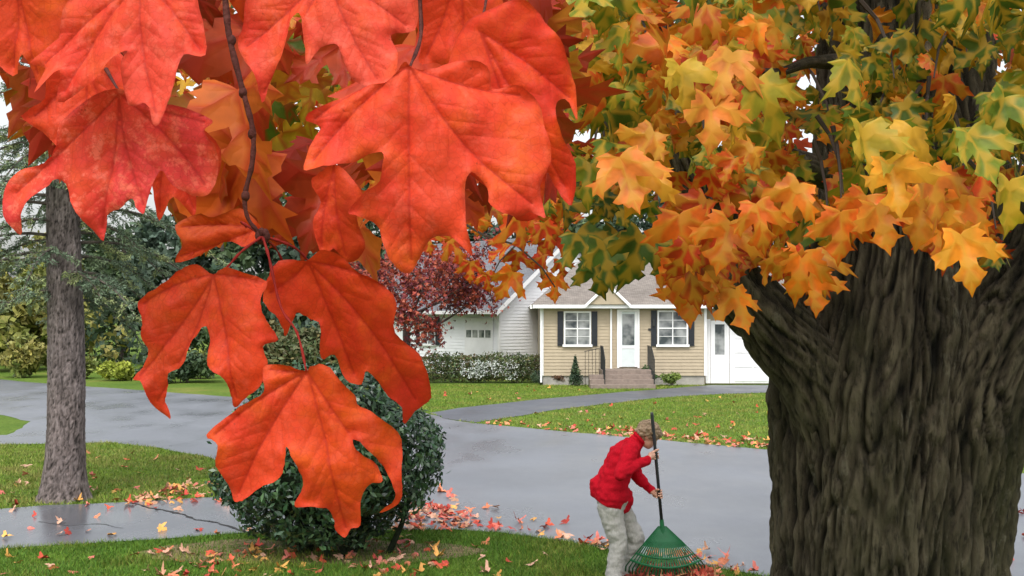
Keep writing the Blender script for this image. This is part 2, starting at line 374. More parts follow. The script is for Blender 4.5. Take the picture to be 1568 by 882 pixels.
tl=[(-60,370,90,60,olive),(40,420,70,52,olive),(110,350,60,70,olive),(190,300,60,62,darkg),(270,270,70,60,blue),(340,310,60,58,darkg),(420,250,80,66,darkg),(500,290,70,60,blue),(560,230,70,70,darkg),(640,270,60,68,darkg),
    (720,255,55,72,darkg),(790,275,55,66,blue),(850,245,60,74,darkg),(920,290,55,66,darkg),(990,270,70,72,darkg),(1080,250,80,70,blue),(1180,230,90,70,darkg),(1290,220,90,72,darkg),(1420,230,100,70,darkg),(1560,300,100,70,olive),(1700,250,100,70,darkg)]
tb=MB()
for px,ty,hw,d,pal in tl:
    zt=EYE+(487-ty)/F*d; hwm=hw/F*d; x=(px-784)/F*d
    addc(cloud(clumps((x,d,zt*.5),(hwm*1.1,2.5,zt*.48),28,hwm*.45),170,.32,pal))
    tb.tube([(x,d,0),(x,d,zt*.8)],[.3,.08],6)
for i in range(70):
    x=-34+i*1.05; d=57+random.uniform(-2,2); addc(cloud([((x,d,random.uniform(.7,1.8)),(1.3,1.2,random.uniform(1.2,2.0)))],120,.26,random.choice([olive,darkg,darkg,blue])))
tlp=empty('background_trees')
V=np.vstack(VV); npmesh('foliage',V,np.arange(len(V)).reshape(-1,4),M_fol,tlp,np.vstack(CC)); tb.build('trunks',M_barkfar,tlp)
def shrub(name,px,py,hwpx,hpx,pal,n=1400,size=.07,k=9,depth=None,trunk=False):
    d=F*EYE/(py-487.); s=F/d; x=(px-784)/s; hw=hwpx/s; h=hpx/s; p=empty(name)
    V,Fc,C=cloud(clumps((x,d,h*.48),(hw*.7,(depth or hw)*.6,h*.33),k,min(hw,h)*.42),n//k,size,pal)
    V[:,2]=np.maximum(V[:,2],.01)
    npmesh('leaves',V,Fc,M_fol,p,C)
    b=MB()
    for i in range(6): b.tube([(x+random.uniform(-.2,.2)*hw,d,0),(x+random.uniform(-.6,.6)*hw,d+random.uniform(-.3,.3)*hw,h*.8)],[.02,.006],5)
    b.build('stems',M_barkfar,p); return p
shrub('round_bush',185,583,34,40,[(.34,.38,.05),(.27,.32,.05)],3000,.14)
shrub('round_bush',275,586,75,44,darkg,5000,.14,18)
shrub('round_bush',120,580,40,36,olive,3000,.16)
shrub('round_bush',30,578,50,75,olive,4000,.18,12)
shrub('round_bush',450,590,110,95,[(.10,.11,.05),(.16,.13,.05),(.07,.11,.04)],7000,.15,24)
shrub('round_bush',300,580,40,50,[(.24,.27,.05),(.1,.15,.04)],3000,.14)
shrub('round_bush',590,588,50,60,darkg,4000,.13,12)

# ------------------------------------------------------------ branching helper
def grow(mb,p,d,L,r,depth,tips,spread=.6,up=.15,seg=6):
    p=Vector(p); d=Vector(d).normalized(); pts=[p.copy()]; rs=[r]; q=p.copy(); n=4
    for i in range(n):
        d=(d+Vector((random.gauss(0,.12),random.gauss(0,.12),random.gauss(0,.1)+up*.3))).normalized(); q=q+d*L/n; pts.append(q.copy()); rs.append(r*(1-.45*(i+1)/n))
        if depth<=1: tips.append(q.copy())
    mb.tube(pts,rs,seg)
    if depth>0:
        for k in range(random.choice((2,3,3))):
            dd=(d+Vector((random.gauss(0,spread),random.gauss(0,spread),random.gauss(0,spread*.6)+up))).normalized()
            s=pts[random.choice((2,3,4))]; grow(mb,s,dd,L*random.uniform(.6,.85),r*.5,depth-1,tips,spread,up,max(4,seg-1))
rt=empty('red_ornamental_tree'); mb=MB(); tips=[]; bx,by=(622-784)/F*44,44
mb.tube([(bx,by,0),(bx+.03,by,.9),(bx,by,1.9)],[.19,.15,.13],8)
for k in range(8):
    a=k*.8+.3; grow(mb,(bx,by,1.7+.1*k),(math.cos(a)*1.4,math.sin(a),.65),1.5 if math.cos(a)<0 else 1.8,.06,3,tips,.6,.05,5)
mb.build('trunk_and_branches',simple('red_tree_bark',(.07,.05,.045),.9),rt)
T=np.array([tuple(t) for t in tips]); T=T[rng.integers(0,len(T),6500)]+rng.normal(0,.26,(6500,3))
N=len(T); cols=np.array([(.20,.03,.03),(.13,.025,.035),(.32,.05,.03),(.38,.09,.05)])
scatter('leaves',T,rng.normal(0,1,(N,3))-[0,0,.6],rng.normal(0,1,(N,3))+[0,-.5,.3],rng.uniform(.08,.15,N),cols[rng.integers(0,4,N)],leafmat('red_tree_leaf_mat',.5,0,.3),rt,tpls=LT)

# ------------------------------------------------------------ spruce at left
sp=empty('spruce_tree'); D=15.15; sx=(98-784)/F*D
def barktube(path,radf,seg,nz,amp,fx,fz,flare=None,sharp=1.0):
    vs=[];fs=[];cav=[]
    for i in range(nz+1):
        t=i/nz; c,axx,axy,r=path(t); L=t*radf
        for k in range(seg):
            a=2*math.pi*k/seg; ca,sa=math.cos(a),math.sin(a)
            wob_=noise.noise(Vector((ca*fx*.25,sa*fx*.25,L*fz*1.1)))*1.3; wob2=noise.noise(Vector((ca*fx,sa*fx,L*fz*3+4)))*.22
            q=Vector((ca*fx+wob_+wob2,sa*fx+wob_-wob2,L*fz))
            h=abs(noise.noise(q))*3.2
            h2=abs(noise.noise(q*2.1+Vector((7,3,L*fz*.4))))*2.4
            h3=noise.noise(Vector((ca*1.6+5,sa*1.6,L*.9))); h4=noise.noise(Vector((ca*fx*2.5,sa*fx*2.5,L*fz*9))); h5=noise.noise(Vector((ca*fx*6,sa*fx*6,L*fz*9)))
            hh=min(h,.75)**.55*.66+min(h2,.7)*.42+h4*.17+h5*.11
            rr=r+amp*(hh-.6)+h3*r*.05+(flare(a,t) if flare else 0)
            vs.append(c+axx*ca*rr+axy*sa*rr); cav.append(min(max(hh,0),1))
    for i in range(nz):
        for k in range(seg):
            k2=(k+1)%seg; fs.append((i*seg+k,i*seg+k2,(i+1)*seg+k2,(i+1)*seg+k))
    return vs,fs,cav
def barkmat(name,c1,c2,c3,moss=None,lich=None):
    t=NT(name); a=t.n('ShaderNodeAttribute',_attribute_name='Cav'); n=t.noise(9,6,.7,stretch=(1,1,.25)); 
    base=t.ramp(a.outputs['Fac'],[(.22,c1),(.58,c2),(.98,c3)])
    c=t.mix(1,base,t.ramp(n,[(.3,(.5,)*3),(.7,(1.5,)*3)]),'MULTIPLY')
    if moss:
        m=t.ramp(t.noise(2.0,5,.65,stretch=(1,1,.4)),[(.47,(0,0,0)),(.66,(.6,.6,.6))]); c=t.mix(m,c,moss)
    if lich:
        m=t.ramp(t.noise(7.5,8,.78,stretch=(1,1,.45)),[(.58,(0,0,0)),(.66,(.65,.65,.65))]); c=t.mix(m,c,lich)
    nf=t.noise(40,6,.75,stretch=(1,1,.22)); c=t.mix(1,c,t.ramp(nf,[(.36,(.30,)*3),(.48,(1.0,)*3),(.7,(1.3,)*3)]),'MULTIPLY')
    n2=t.noise(38,8,.8,stretch=(1,1,.5)); n3=t.noise(120,5,.7)
    b=t.n('ShaderNodeBump'); b.inputs['Strength'].default_value=.8; b.inputs['Distance'].default_value=.007; t.l(n3,b.inputs['Height'])
    b2=t.n('ShaderNodeBump'); b2.inputs['Strength'].default_value=.9; b2.inputs['Distance'].default_value=.016; t.l(nf,b2.inputs['Height']); t.l(t.bump(n2,.9,.026),b2.inputs['Normal']); t.l(b2.outputs[0],b.inputs['Normal'])
    return t.fin(t.pr(c,.85,.25,b.outputs[0]))
def sp_path(t):
    z=t*9; r=.245-.012*z+ .10*math.exp(-z*5); return Vector((sx+.03*math.sin(z),D,z)),Vector((1,0,0)),Vector((0,1,0)),max(r,.06)
vs,fs,cav=barktube(sp_path,9,72,300,.03,6,5)
npmesh('trunk',np.array([tuple(v) for v in vs]),np.array(fs),barkmat('spruce_bark_mat',(.05,.042,.038),(.18,.145,.135),(.30,.25,.24)),sp,None,{'Cav':cav},True)
NV=[];NC=[]; bmb=MB()
ncol=np.array([(.15,.21,.13),(.19,.25,.14),(.11,.16,.10),(.25,.29,.12)])
for i in range(110):
    z0=2.6+6.0*(i/110)+random.uniform(-.1,.1); a=random.uniform(0,2*math.pi); L=random.uniform(1.0,2.2)*(1-.03*z0)
    dx,dy=math.cos(a),math.sin(a); path=[]
    for k in range(9):
        t=k/8; path.append(Vector((sx+dx*L*t,D+dy*L*t,z0+.12*L*math.sin(t*2)-.42*L*t*t)))
    bmb.tube(path,[.022*(1-.85*k/8)+.003 for k in range(9)],5)
    for k in range(2,9):
        for sgn in (-1,1,0):
            b=path[k]; l2=(.5-.05*k)*random.uniform(.6,1.2)*L/1.8+.1; dd=Vector((dx*.7-dy*sgn,dy*.7+dx*sgn,random.uniform(-.75,-.1))).normalized()
            if random.random()<.2: continue
            e=b+dd*l2; bmb.tube([b,b+dd*l2*.5+Vector((0,0,.02)),e],[.006,.004,.002],3)
            m=int(58*l2/.3); tt=rng.random((m,1)); c=np.array(b)+(np.array(e)-np.array(b))*tt+rng.normal(0,.018,(m,3))
            nd=norm(np.array(dd)*.8+rng.normal(0,.7,(m,3))); s=rng.uniform(.03,.07,(m,1)); sd_=norm(np.cross(nd,rng.normal(0,1,(m,3))))*.0085
            NV.append(np.stack([c-sd_,c+sd_,c+nd*s],1).reshape(-1,3)); cc=ncol[rng.integers(0,4)]*rng.uniform(.6,1.4,(m,1)); NC.append(np.repeat(cc[:,None],3,1).reshape(-1,3))
V=np.vstack(NV); npmesh('needles',V,np.arange(len(V)).reshape(-1,3),M_fol,sp,np.vstack(NC)); bmb.build('branches',M_barkfar,sp)

# ------------------------------------------------------------ round holly shrub
hs_=empty('clipped_holly_shrub'); D=11.7; s=F/D; cx=(503-784)/s; cz=EYE+(487-700)/s
m=14500; d=norm(rng.normal(0,1,(m,3)))
bumpf=np.array([noise.noise(Vector(tuple(x*2.6)))*.13+noise.noise(Vector(tuple(x*7)))*.10 for x in d])
R=np.array([1.10,1.03,.90]); rad=(1+bumpf)*(.80+.2*rng.random(m)**.5)+ (rng.random(m)<.03)*.07
p=np.array([cx,D,cz])+d*R*rad[:,None]; p[:,0]+=.10*np.clip((p[:,2]-cz),-.5,.5); lo=p[:,2]<.13; p[:,2]=np.where(lo,.13+rng.uniform(0,.2,m),p[:,2])
nn=norm(d+rng.normal(0,.6,(m,3))); u=norm(np.cross(nn,rng.normal(0,1,(m,3)))); v=np.cross(nn,u); sz=rng.uniform(.035,.065,(m,1))
VV=np.stack([p-u*sz*.8,p-v*sz*.33+nn*.006,p+u*sz*.8,p+v*sz*.33+nn*.006],1).reshape(-1,3)
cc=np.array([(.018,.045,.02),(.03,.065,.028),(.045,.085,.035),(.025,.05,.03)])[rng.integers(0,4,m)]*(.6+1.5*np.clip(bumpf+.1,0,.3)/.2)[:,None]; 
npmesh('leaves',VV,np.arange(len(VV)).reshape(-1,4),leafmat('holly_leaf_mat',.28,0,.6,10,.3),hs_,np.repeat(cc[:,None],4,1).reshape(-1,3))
mb=MB()
for k in range(12):
    a=k*.8; b=Vector((cx+.25*math.cos(a)+(.35 if k%5==0 else 0),D+.2*math.sin(a),0)); d_=Vector((math.cos(a)*.45,math.sin(a)*.45,1)).normalized()
    mb.tube([b,b+d_*.3,b+d_*.6+Vector((0,0,.1)),b+d_*.95],[.035,.028,.018,.006],6)
mb.ell((cx,D,cz),(.80,.75,.66),None,20,12)  # solid dark ellipsoid filling the inside of the shrub behind the leaves
mb.build('stems_and_dark_core',simple('holly_stem_core_mat',(.02,.028,.016),.95,.1,.4,20,.5,30),hs_)

# ------------------------------------------------------------ houses
def siding(name,x0,x1,z0,z1,y,mat,parent,h=.115,holes=(),gable=None):
    mb=MB(); z=z0
    while z<z1-1e-4:
        t=min(z+h,z1); zm=(z+t)/2
        a,b=x0,x1
        if gable: a,b=gable(zm)
        if b-a>.05:
            mb.add([(a,y-.022,z),(b,y-.022,z),(b,y-.003,t),(a,y-.003,t),(a,y,z),(b,y,z)],[(0,1,2,3),(4,5,1,0)])
        z=t
    return mb.build(name,mat,parent)
M_beige=simple('beige_siding_mat',(.43,.355,.25),.6,.3,.08,3); M_white=simple('white_paint_mat',(.82,.82,.82),.5,.4,.04,3); M_wsid=simple('white_siding_mat',(.84,.85,.87),.55,.3,.04,2)
M_shut=simple('shutter_mat',(.02,.023,.03),.5); M_conc=simple('concrete_mat',(.35,.33,.30),.85,.2,.2,6,.4,30); M_iron=simple('iron_mat',(.03,.03,.03),.4)
def roofmat(name,c):
    t=NT(name); b=t.n('ShaderNodeTexBrick'); tc=t.n('ShaderNodeTexCoord'); mp=t.n('ShaderNodeMapping'); mp.inputs['Scale'].default_value=(1,1.3,1); t.l(tc.outputs['Object'],mp.inputs[0]); t.l(mp.outputs[0],b.inputs['Vector'])
    b.inputs['Scale'].default_value=3.2; b.inputs['Mortar Size'].default_value=.02
    b.inputs['Color1'].default_value=(*[x*.82 for x in c],1); b.inputs['Color2'].default_value=(*[x*1.15 for x in c],1); b.inputs['Mortar'].default_value=(*[x*.55 for x in c],1)
    n=t.noise(1.2,5); cc=t.mix(1,b.outputs['Color'],t.ramp(n,[(.3,(.82,)*3),(.7,(1.12,)*3)]),'MULTIPLY'); return t.fin(t.pr(cc,.9,.15))
def glassmat():
    t=NT('window_glass_mat'); n=t.noise(1.5,3); c=t.ramp(n,[(.4,(.05,.06,.07)),(.6,(.35,.36,.36))]); return t.fin(t.pr(c,.08,.8))
M_glass=glassmat()
def window(parent,x0,x1,z0,z1,y,name,shut=.2,cols=2,rows=2):
    g=MB().box(x0,x1,y-.035,y-.026,z0,z1); g.build(name+'_glass',M_glass,parent)
    f=MB(); t=.055; f.box(x0-t,x0,y-.07,y-.004,z0-t,z1+t); f.box(x1,x1+t,y-.07,y-.004,z0-t,z1+t); f.box(x0+.001,x1-.001,y-.069,y-.004,z1,z1+t); f.box(x0-.1,x1+.1,y-.095,y-.004,z0-t-.03,z0-.001)
    f.box(x0,x1,y-.06,y-.036,(z0+z1)/2-.022,(z0+z1)/2+.022)
    for c in range(1,cols): xx=x0+(x1-x0)*c/cols; f.box(xx-.018,xx+.018,y-.056,y-.036,z0,z1)
    for r in range(1,rows*2):
        if r!=rows: zz=z0+(z1-z0)*r/(rows*2); f.box(x0,x1,y-.052,y-.036,zz-.008,zz+.008)
    f.build(name+'_frame',M_white,parent)
    if shut:
        sh=MB()
        for a in (x0-t-shut-.02,x1+t+.02):
            sh.box(a,a+shut,y-.045,y-.024,z0-t,z1+t)
            k=z0
            while k<z1: sh.box(a+.03,a+shut-.03,y-.056,y-.046,k,k+.05); k+=.075
        sh.build(name+'_shutters',M_shut,parent)
bh=empty('beige_ranch_house',(0,41,0)); 
wl=MB(); wl.box(1.06,6.74,.02,8,.33,2.78); wl.box(6.75,14,.35,8,.02,2.78); wl.build('walls',M_beige,bh)
MB().box(1.08,6.72,.05,7.9,-.05,.329).build('foundation',M_conc,bh)
siding('front_siding',1.04,6.76,.33,2.72,0.018,M_beige,bh); siding('garage_siding',6.78,14,.33,2.72,.348,M_beige,bh)
tr=MB(); tr.box(1.0,1.10,-.03,.019,.33,2.70); tr.box(6.70,6.79,-.03,.019,.33,2.70); tr.box(.72,6.95,-.42,-.32,2.68,2.80); tr.box(.73,6.94,-.32,.0,2.67,2.69); tr.box(6.96,14.2,-.05,.0,2.68,2.80); tr.box(.62,.7,-.35,.0,2.66,2.8); tr.box(.98,1.05,-.10,-.04,.1,2.66); tr.box(3.42,3.48,-.08,-.02,.4,2.66)
tr.build('trim_and_gutter',M_white,bh)
M_roofb=roofmat('tan_shingle_mat',(.25,.22,.195)); M_roofw=roofmat('grey_shingle_mat',(.18,.185,.20))
rb=MB(); e=2.79; r=4.62
rb.add([(.68,-.42,e),(14.3,-.42,e),(14.3,8.4,e),(.68,8.4,e),(2.7,4.0,r),(14.3,4.0,r)],[(0,1,5,4),(3,0,4),(2,3,4,5),(1,2,5),(0,3,2,1)]); rb.build('roof',M_roofb,bh)
g=MB(); gx0,gx1,gm,gt=2.62,3.98,3.30,3.52
g.add([(gx0,-.5,2.81),(gx1,-.5,2.81),(gm,-.5,gt-.03)],[(0,1,2)]); g.build('entry_gable_face',M_beige,bh)
g=MB(); g.add([(gx0-.1,-.56,2.76),(gm,-.56,gt),(gm,1.6,gt),(gx0-.1,.4,2.76)],[(0,1,2,3)]); g.add([(gx1+.1,-.56,2.76),(gm,-.56,gt),(gm,1.6,gt),(gx1+.1,.4,2.76)],[(0,3,2,1)]); o=g.build('entry_gable_roof',M_roofb,bh)
g=MB(); 
for a,b in (((gx0-.12,2.75),(gm,gt+.01)),((gx1+.12,2.75),(gm,gt+.01))): g.add([(a[0],-.58,a[1]-.08),(b[0],-.58,b[1]-.10),(b[0],-.58,b[1]+.03),(a[0],-.58,a[1]+.05)],[(0,1,2,3)])
g.build('entry_gable_rake',M_white,bh)
window(bh,1.86,2.70,1.42,2.52,0,'window_1'); window(bh,5.12,6.08,1.42,2.55,0,'window_2')
d=MB(); d.box(3.74,4.36,-.06,-.024,.64,2.56); d.build('front_door',simple('door_mat',(.62,.68,.68),.4,.4,.05),bh)
d=MB(); d.box(3.66,3.735,-.09,-.004,.6,2.64); d.box(4.365,4.44,-.09,-.004,.6,2.64); d.box(3.736,4.364,-.088,-.004,2.565,2.64); d.box(3.821,4.279,-.074,-.061,1.28,1.38); d.box(3.74,3.82,-.075,-.061,.64,2.56); d.box(4.28,4.36,-.075,-.061,.64,2.56); d.build('front_door_frame',M_white,bh)
MB().box(3.84,4.26,-.072,-.0625,1.40,2.48).build('front_door_glass',M_glass,bh)
d=MB(); d.box(4.9,4.97,-.12,-.024,2.05,2.28); d.build('wall_lamp',M_iron,bh,bevel=.01); MB().box(4.75,4.98,-.03,-.023,1.9,1.98).build('house_number',M_iron,bh)
d=MB(); d.box(6.98,7.08,.27,.36,.05,2.25); d.box(7.52,7.62,.27,.36,.05,2.25); d.box(7.081,7.519,.275,.36,2.12,2.25); d.box(6.8,6.97,.28,.36,.05,2.3); d.box(7.08,7.52,.30,.345,.05,1.05); d.box(7.08,7.13,.30,.345,1.051,2.12); d.box(7.47,7.52,.30,.345,1.051,2.12); d.build('side_door',M_white,bh)
MB().box(7.13,7.47,.31,.34,1.05,2.12).build('side_door_glass',M_glass,bh)
d=MB(); 
for k in range(4): 
    for j in range(4): d.box(7.82+j*.68,7.82+j*.68+.62,.285,.31,.12+k*.5,.12+k*.5+.42)
d.box(7.75,10.6,.311,.345,.05,2.12); d.box(7.64,7.74,.26,.345,.05,2.24); d.box(10.61,10.71,.26,.345,.05,2.24); d.box(7.741,10.609,.262,.345,2.121,2.24); d.build('garage_door',M_white,bh)
st=MB(); st.box(3.05,4.75,-1.2,-.03,0,.58); 
for k,zz in enumerate((.43,.29,.14)): st.box(2.6,4.75,-1.2-.32*(k+1),-1.2-.32*k-.002,0,zz)
st.build('entry_steps',simple('step_mat',(.24,.19,.16),.85,.2,.2,8,.3,30),bh,bevel=.01)
rl=MB()
for xx in (3.08,4.72):
    rl.tube([(xx,-.1,1.38),(xx,-1.15,1.38),(xx,-2.1,.95)],.016,6)
    for k in range(12):
        yy=-.12-k*.18; zt=1.38 if yy>-1.15 else 1.38-(-1.15-yy)*.453; zb=.58 if yy>-1.2 else (.43 if yy>-1.52 else .29 if yy>-1.84 else .14)
        rl.tube([(xx,yy,zb),(xx,yy,zt)],.010,5)
for k in range(6): rl.tube([(3.08-.12*k,-1.1-.02*k,.0),(3.08-.12*k,-1.1-.02*k,1.35-.03*k)],.009,5)
rl.tube([(3.08,-1.1,1.35),(2.45,-1.2,1.2)],.013,5)
rl.build('railing',M_iron,bh)
wh=empty('white_house',(-.5,47,0),math.radians(-45)); Lh=9.5
MB().box(-Lh,-.02,.02,8,0,2.72).build('walls',M_wsid,wh); siding('front_siding',-Lh,0,.3,2.72,.018,M_wsid,wh,.13)
gs=siding('gable_siding',0,8,.3,5.65,0,M_wsid,wh,.13,gable=lambda z:(0,8) if z<2.75 else ((z-2.75)/.74,8-(z-2.75)/.74)); gs.rotation_euler=(0,0,math.radians(90)); 
MB().add([(-.015,0.03,2.7),(-.015,7.97,2.7),(-.015,4,5.66)],[(0,1,2)]).build('gable_wall',M_wsid,wh)
r=MB(); r.add([(-Lh-.3,-.45,2.6),(.3,-.45,2.6),(.3,4,5.86),(-Lh-.3,4,5.86),(.3,8.45,2.6),(-Lh-.3,8.45,2.6)],[(0,1,2,3),(3,2,4,5)]); o=r.build('roof',M_roofw,wh); sm=o.modifiers.new('s','SOLIDIFY'); sm.thickness=.1
t_=MB(); t_.box(-Lh-.3,.3,-.56,-.46,2.5,2.63); t_.box(-.06,.04,-.05,.016,.3,2.6)
for y0,y1 in ((-.45,4),(8.45,4)): t_.add([(.315,y0,2.42),(.315,y1,5.68),(.315,y1,5.90),(.315,y0,2.64)],[(0,1,2,3)])
t_.build('trim',M_white,wh)
window(wh,-4.75,-3.9,1.25,2.3,0,'window_1',.25); 
d=MB(); d.box(-2.0,-.35,-.05,-.024,.3,2.35); d.build('side_door_panel',M_white,wh)
d=MB(); 
for k in range(4): d.box(-1.9+k*.38,-1.9+k*.38+.30,-.06,-.051,1.55,1.85)
d.build('door_lights',M_glass,wh)
d=MB(); d.box(.02,.06,3.6,4.4,3.6,4.5); d.build('gable_vent',simple('vent_mat',(.6,.62,.63),.6),wh)
hd=empty('clipped_hedge'); bl=[]
for i in range(34): 
    t=i/33; bl.append((((652+t*176-784)/F*42.5,42.5+random.uniform(-.2,.2),.55+random.uniform(-.04,.04)),(.32,.42,.52)))
V,Fc,C=cloud(bl,300,.07,[(.08,.12,.04),(.12,.14,.05),(.19,.12,.06),(.06,.095,.04)],1.4,1,.75); npmesh('leaves',V,Fc,M_fol,hd,C)
bl=[(((700+random.random()*95-784)/F*42,41.95,.25+random.random()*.5),(.3,.12,.2)) for i in range(14)]
V,Fc,C=cloud(bl,60,.06,[(.60,.61,.60),(.5,.55,.5)],1,1,.6); npmesh('white_blossom',V,Fc,M_fol,hd,C)
shrub('foundation_shrub',829,589,15,27,darkg,2400,.05); shrub('foundation_shrub',856,589,17,22,[(.20,.08,.04),(.12,.07,.04)],2000,.05)
shrub('foundation_shrub',988,591,24,29,[(.06,.11,.04),(.10,.14,.05)],2600,.05); shrub('foundation_shrub',1028,591,18,22,[(.2,.27,.05),(.14,.2,.05)],2000,.05)
cf=empty('dwarf_conifer'); dd=40.8; bl=[]
for k in range(9): t=k/8; bl.append((((880-784)/F*dd,dd-.3,.12+.8*t),(.26*(1-t)+.03,.26*(1-t)+.03,.13)))
V,Fc,C=cloud(bl,240,.05,darkg,1.8,1,.5); npmesh('leaves',V,Fc,M_fol,cf,C); MB().tube([((880-784)/F*dd,dd-.3,0),((880-784)/F*dd,dd-.3,.9)],[.03,.01],6).build('stem',M_barkfar,cf)

# ------------------------------------------------------------ big maple
mt=empty('maple_tree'); M_bark=barkmat('maple_bark_mat',(.010,.008,.006),(.062,.048,.032),(.145,.118,.080),(.052,.052,.020),(.22,.20,.15))
zk=[-.05,.3,.8,1.26,1.76,2.03,2.3,2.6,3.0,4.0,6.5]; rk=[.80,.62,.50,.455,.482,.495,.475,.42,.36,.30,.2]; xk=[1.56,1.56,1.56,1.567,1.608,1.615,1.66,1.69,1.70,1.66,1.5]
def m_path(t):
    z=-.05+5.0*t; return Vector((float(np.interp(z,zk,xk)),4.95+.03*z,z)),Vector((1,0,0)),Vector((0,1,0)),float(np.interp(z,zk,rk))
def m_flare(a,t):
    z=-.05+5.0*t; return .10*max(0,1-z/.9)*math.cos(5*a+.5)-.06*math.exp(-((z-2.1)/.5)**2)*math.exp(-((math.cos(a+1.15)-1)**2)/.01)+.018*math.cos(3*a+z*.8)+.012*math.cos(7*a+z*1.5)
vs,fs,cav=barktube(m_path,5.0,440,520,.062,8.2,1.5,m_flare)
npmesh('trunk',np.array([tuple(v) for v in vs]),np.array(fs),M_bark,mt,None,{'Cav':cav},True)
def limb(name,P,R,seg=100,nz=150,amp=.030,fx=3.4,fz=1.5):
    P=[Vector(p) for p in P]; n=len(P)-1; Lt=sum((P[i+1]-P[i]).length for i in range(n))
    def pos(t):
        x=min(t*n,n-1e-6); i=int(x); f=x-i; p0=P[max(i-1,0)];p1=P[i];p2=P[i+1];p3=P[min(i+2,n)]
        return .5*((2*p1)+(-p0+p2)*f+(2*p0-5*p1+4*p2-p3)*f*f+(-p0+3*p1-3*p2+p3)*f**3)
    def path(t):
        c=pos(t); tg=(pos(min(1,t+.01))-pos(max(0,t-.01))).normalized(); ax=Vector((0,1,0)).cross(tg).normalized(); ay=tg.cross(ax); return c,ax,ay,float(np.interp(t*n,range(n+1),R))
    vs,fs,cav=barktube(path,Lt,seg,nz,amp,fx,fz); npmesh(name,np.array([tuple(v) for v in vs]),np.array(fs),M_bark,mt,None,{'Cav':cav},True)
limb('limb_left',[W(1310,740,4.8),W(1262,600,4.78),W(1180,495,4.75),W(1118,425,4.72),W(1088,330,4.7),W(1040,180,4.7),W(960,-60,4.7)],[.15,.16,.135,.11,.095,.08,.05])
limb('limb_right',[W(1450,800,4.85),W(1478,640,4.8),W(1540,500,4.75),W(1600,380,4.7),W(1680,200,4.7),W(1750,-50,4.7)],[.22,.245,.23,.20,.17,.12],180,170,.045,5.0)
limb('limb_branch',[W(1380,330,4.9),W(1300,280,4.7),W(1180,235,4.4),W(1090,190,4.2),W(1000,120,4.0)],[.09,.07,.045,.025,.006],40,80,.003)
limb('limb_branch_2',[W(1400,200,4.8),W(1320,110,4.3),W(1250,95,3.6),W(1190,110,3.2),W(1120,100,3.1)],[.08,.04,.018,.010,.003],40,80,.002)
bound=[(300,300),(560,300),(700,350),(850,395),(900,360),(1000,360),(1060,490),(1130,430),(1200,450),(1250,455),(1280,375),(1400,360),(1440,390),(1480,425),(1520,415),(1568,335),(1700,280),(2000,300)]
bxs=[b[0] for b in bound]; bys=[b[1] for b in bound]
def canopy(n,d0,d1,x0,x1,ytop,s0,s1,pal,marg=0,clump=True):
    P=[];C=[];S=[]
    k=0
    while len(P)<n and k<n*40:
        k+=1
        x=random.uniform(x0,x1); y=random.uniform(ytop,480); d=random.uniform(d0,d1)
        lim=np.interp(x,bxs,bys)-marg-20+25*noise.noise(Vector((x*.02,d,0)))
        if y>lim: continue
        if clump and noise.noise(Vector((x*.010,y*.012,d*.9)))<-.04: continue
        P.append(W(x,y,d)); S.append(random.uniform(s0,s1)); C.append(pal(x,y))
    P=np.array([tuple(p) for p in P]);N=len(P)
    tip=np.stack([rng.normal(0,.55,N),rng.normal(-.15,.4,N),rng.normal(-1,.35,N)],1); nr=np.stack([rng.normal(0,.6,N),rng.normal(-.9,.4,N),rng.normal(.6,.45,N)],1)
    return P,tip,nr,np.array(S),np.array(C)
O=[(.66,.125,.010),(.70,.17,.010),(.58,.09,.010),(.64,.20,.012)]; Y=[(.48,.25,.010),(.34,.25,.012),(.56,.25,.010)]; GR=[(.13,.17,.012),(.20,.23,.015),(.08,.13,.013)]; DG=[(.055,.10,.016),(.08,.135,.018)]; RD=[(.54,.045,.010),(.62,.07,.014)]
def pal(x,y):
    v=noise.noise(Vector((x*.006,y*.008,3)))*.5+random.gauss(0,.24)
    if x<860: base=random.choices([O,Y,GR,RD,DG],[.35,.12,.2,.25,.08])[0]
    elif 860<x<1010 and y>290: base=random.choices([DG,GR,O],[.75,.15,.1])[0]
    else:
        g=.34+v+ (.22 if x>1230 and y<260 else 0)-(.37 if y>280 else 0)+(.12 if x<1000 else 0)
        base=GR if g>.50 else Y if g>.38 else O if g>.02 else RD
    c=random.choice(base); m=random.uniform(.65,1.1); return (c[0]*m,c[1]*m,c[2]*m)
def pal_shaded(x,y):
    c=random.choice(random.choice([DG,DG,GR,O,RD])); m=random.uniform(.35,.75); return (c[0]*m,c[1]*m,c[2]*m)  # same leaf palettes darkened, crown shade painted into the inner leaves
M_can=leafmat('maple_leaf_mat',.5,.30,.25,14,.35,veins=True,veincol=(.62,.34,.03)); M_in=leafmat('maple_inner_leaf_mat',.6,0,.2,10,.3)
A=canopy(950,2.7,4.1,860,2000,-350,.075,.122,pal); scatter('leaves_outer',*A,M_can,mt,bend=(.7,.5))
A=canopy(1500,4.1,6.5,800,2100,-500,.095,.14,pal,5); scatter('leaves_middle',*A,M_can,mt,bend=(.7,.5))
A=canopy(1500,6.3,9.5,300,2000,-300,.12,.18,pal_shaded,30,False); scatter('leaves_inner',*A,M_in,mt,tpls=LT)
A=canopy(420,3.2,6.0,240,860,-350,.09,.13,pal,0); scatter('leaves_side',*A,M_can,mt)
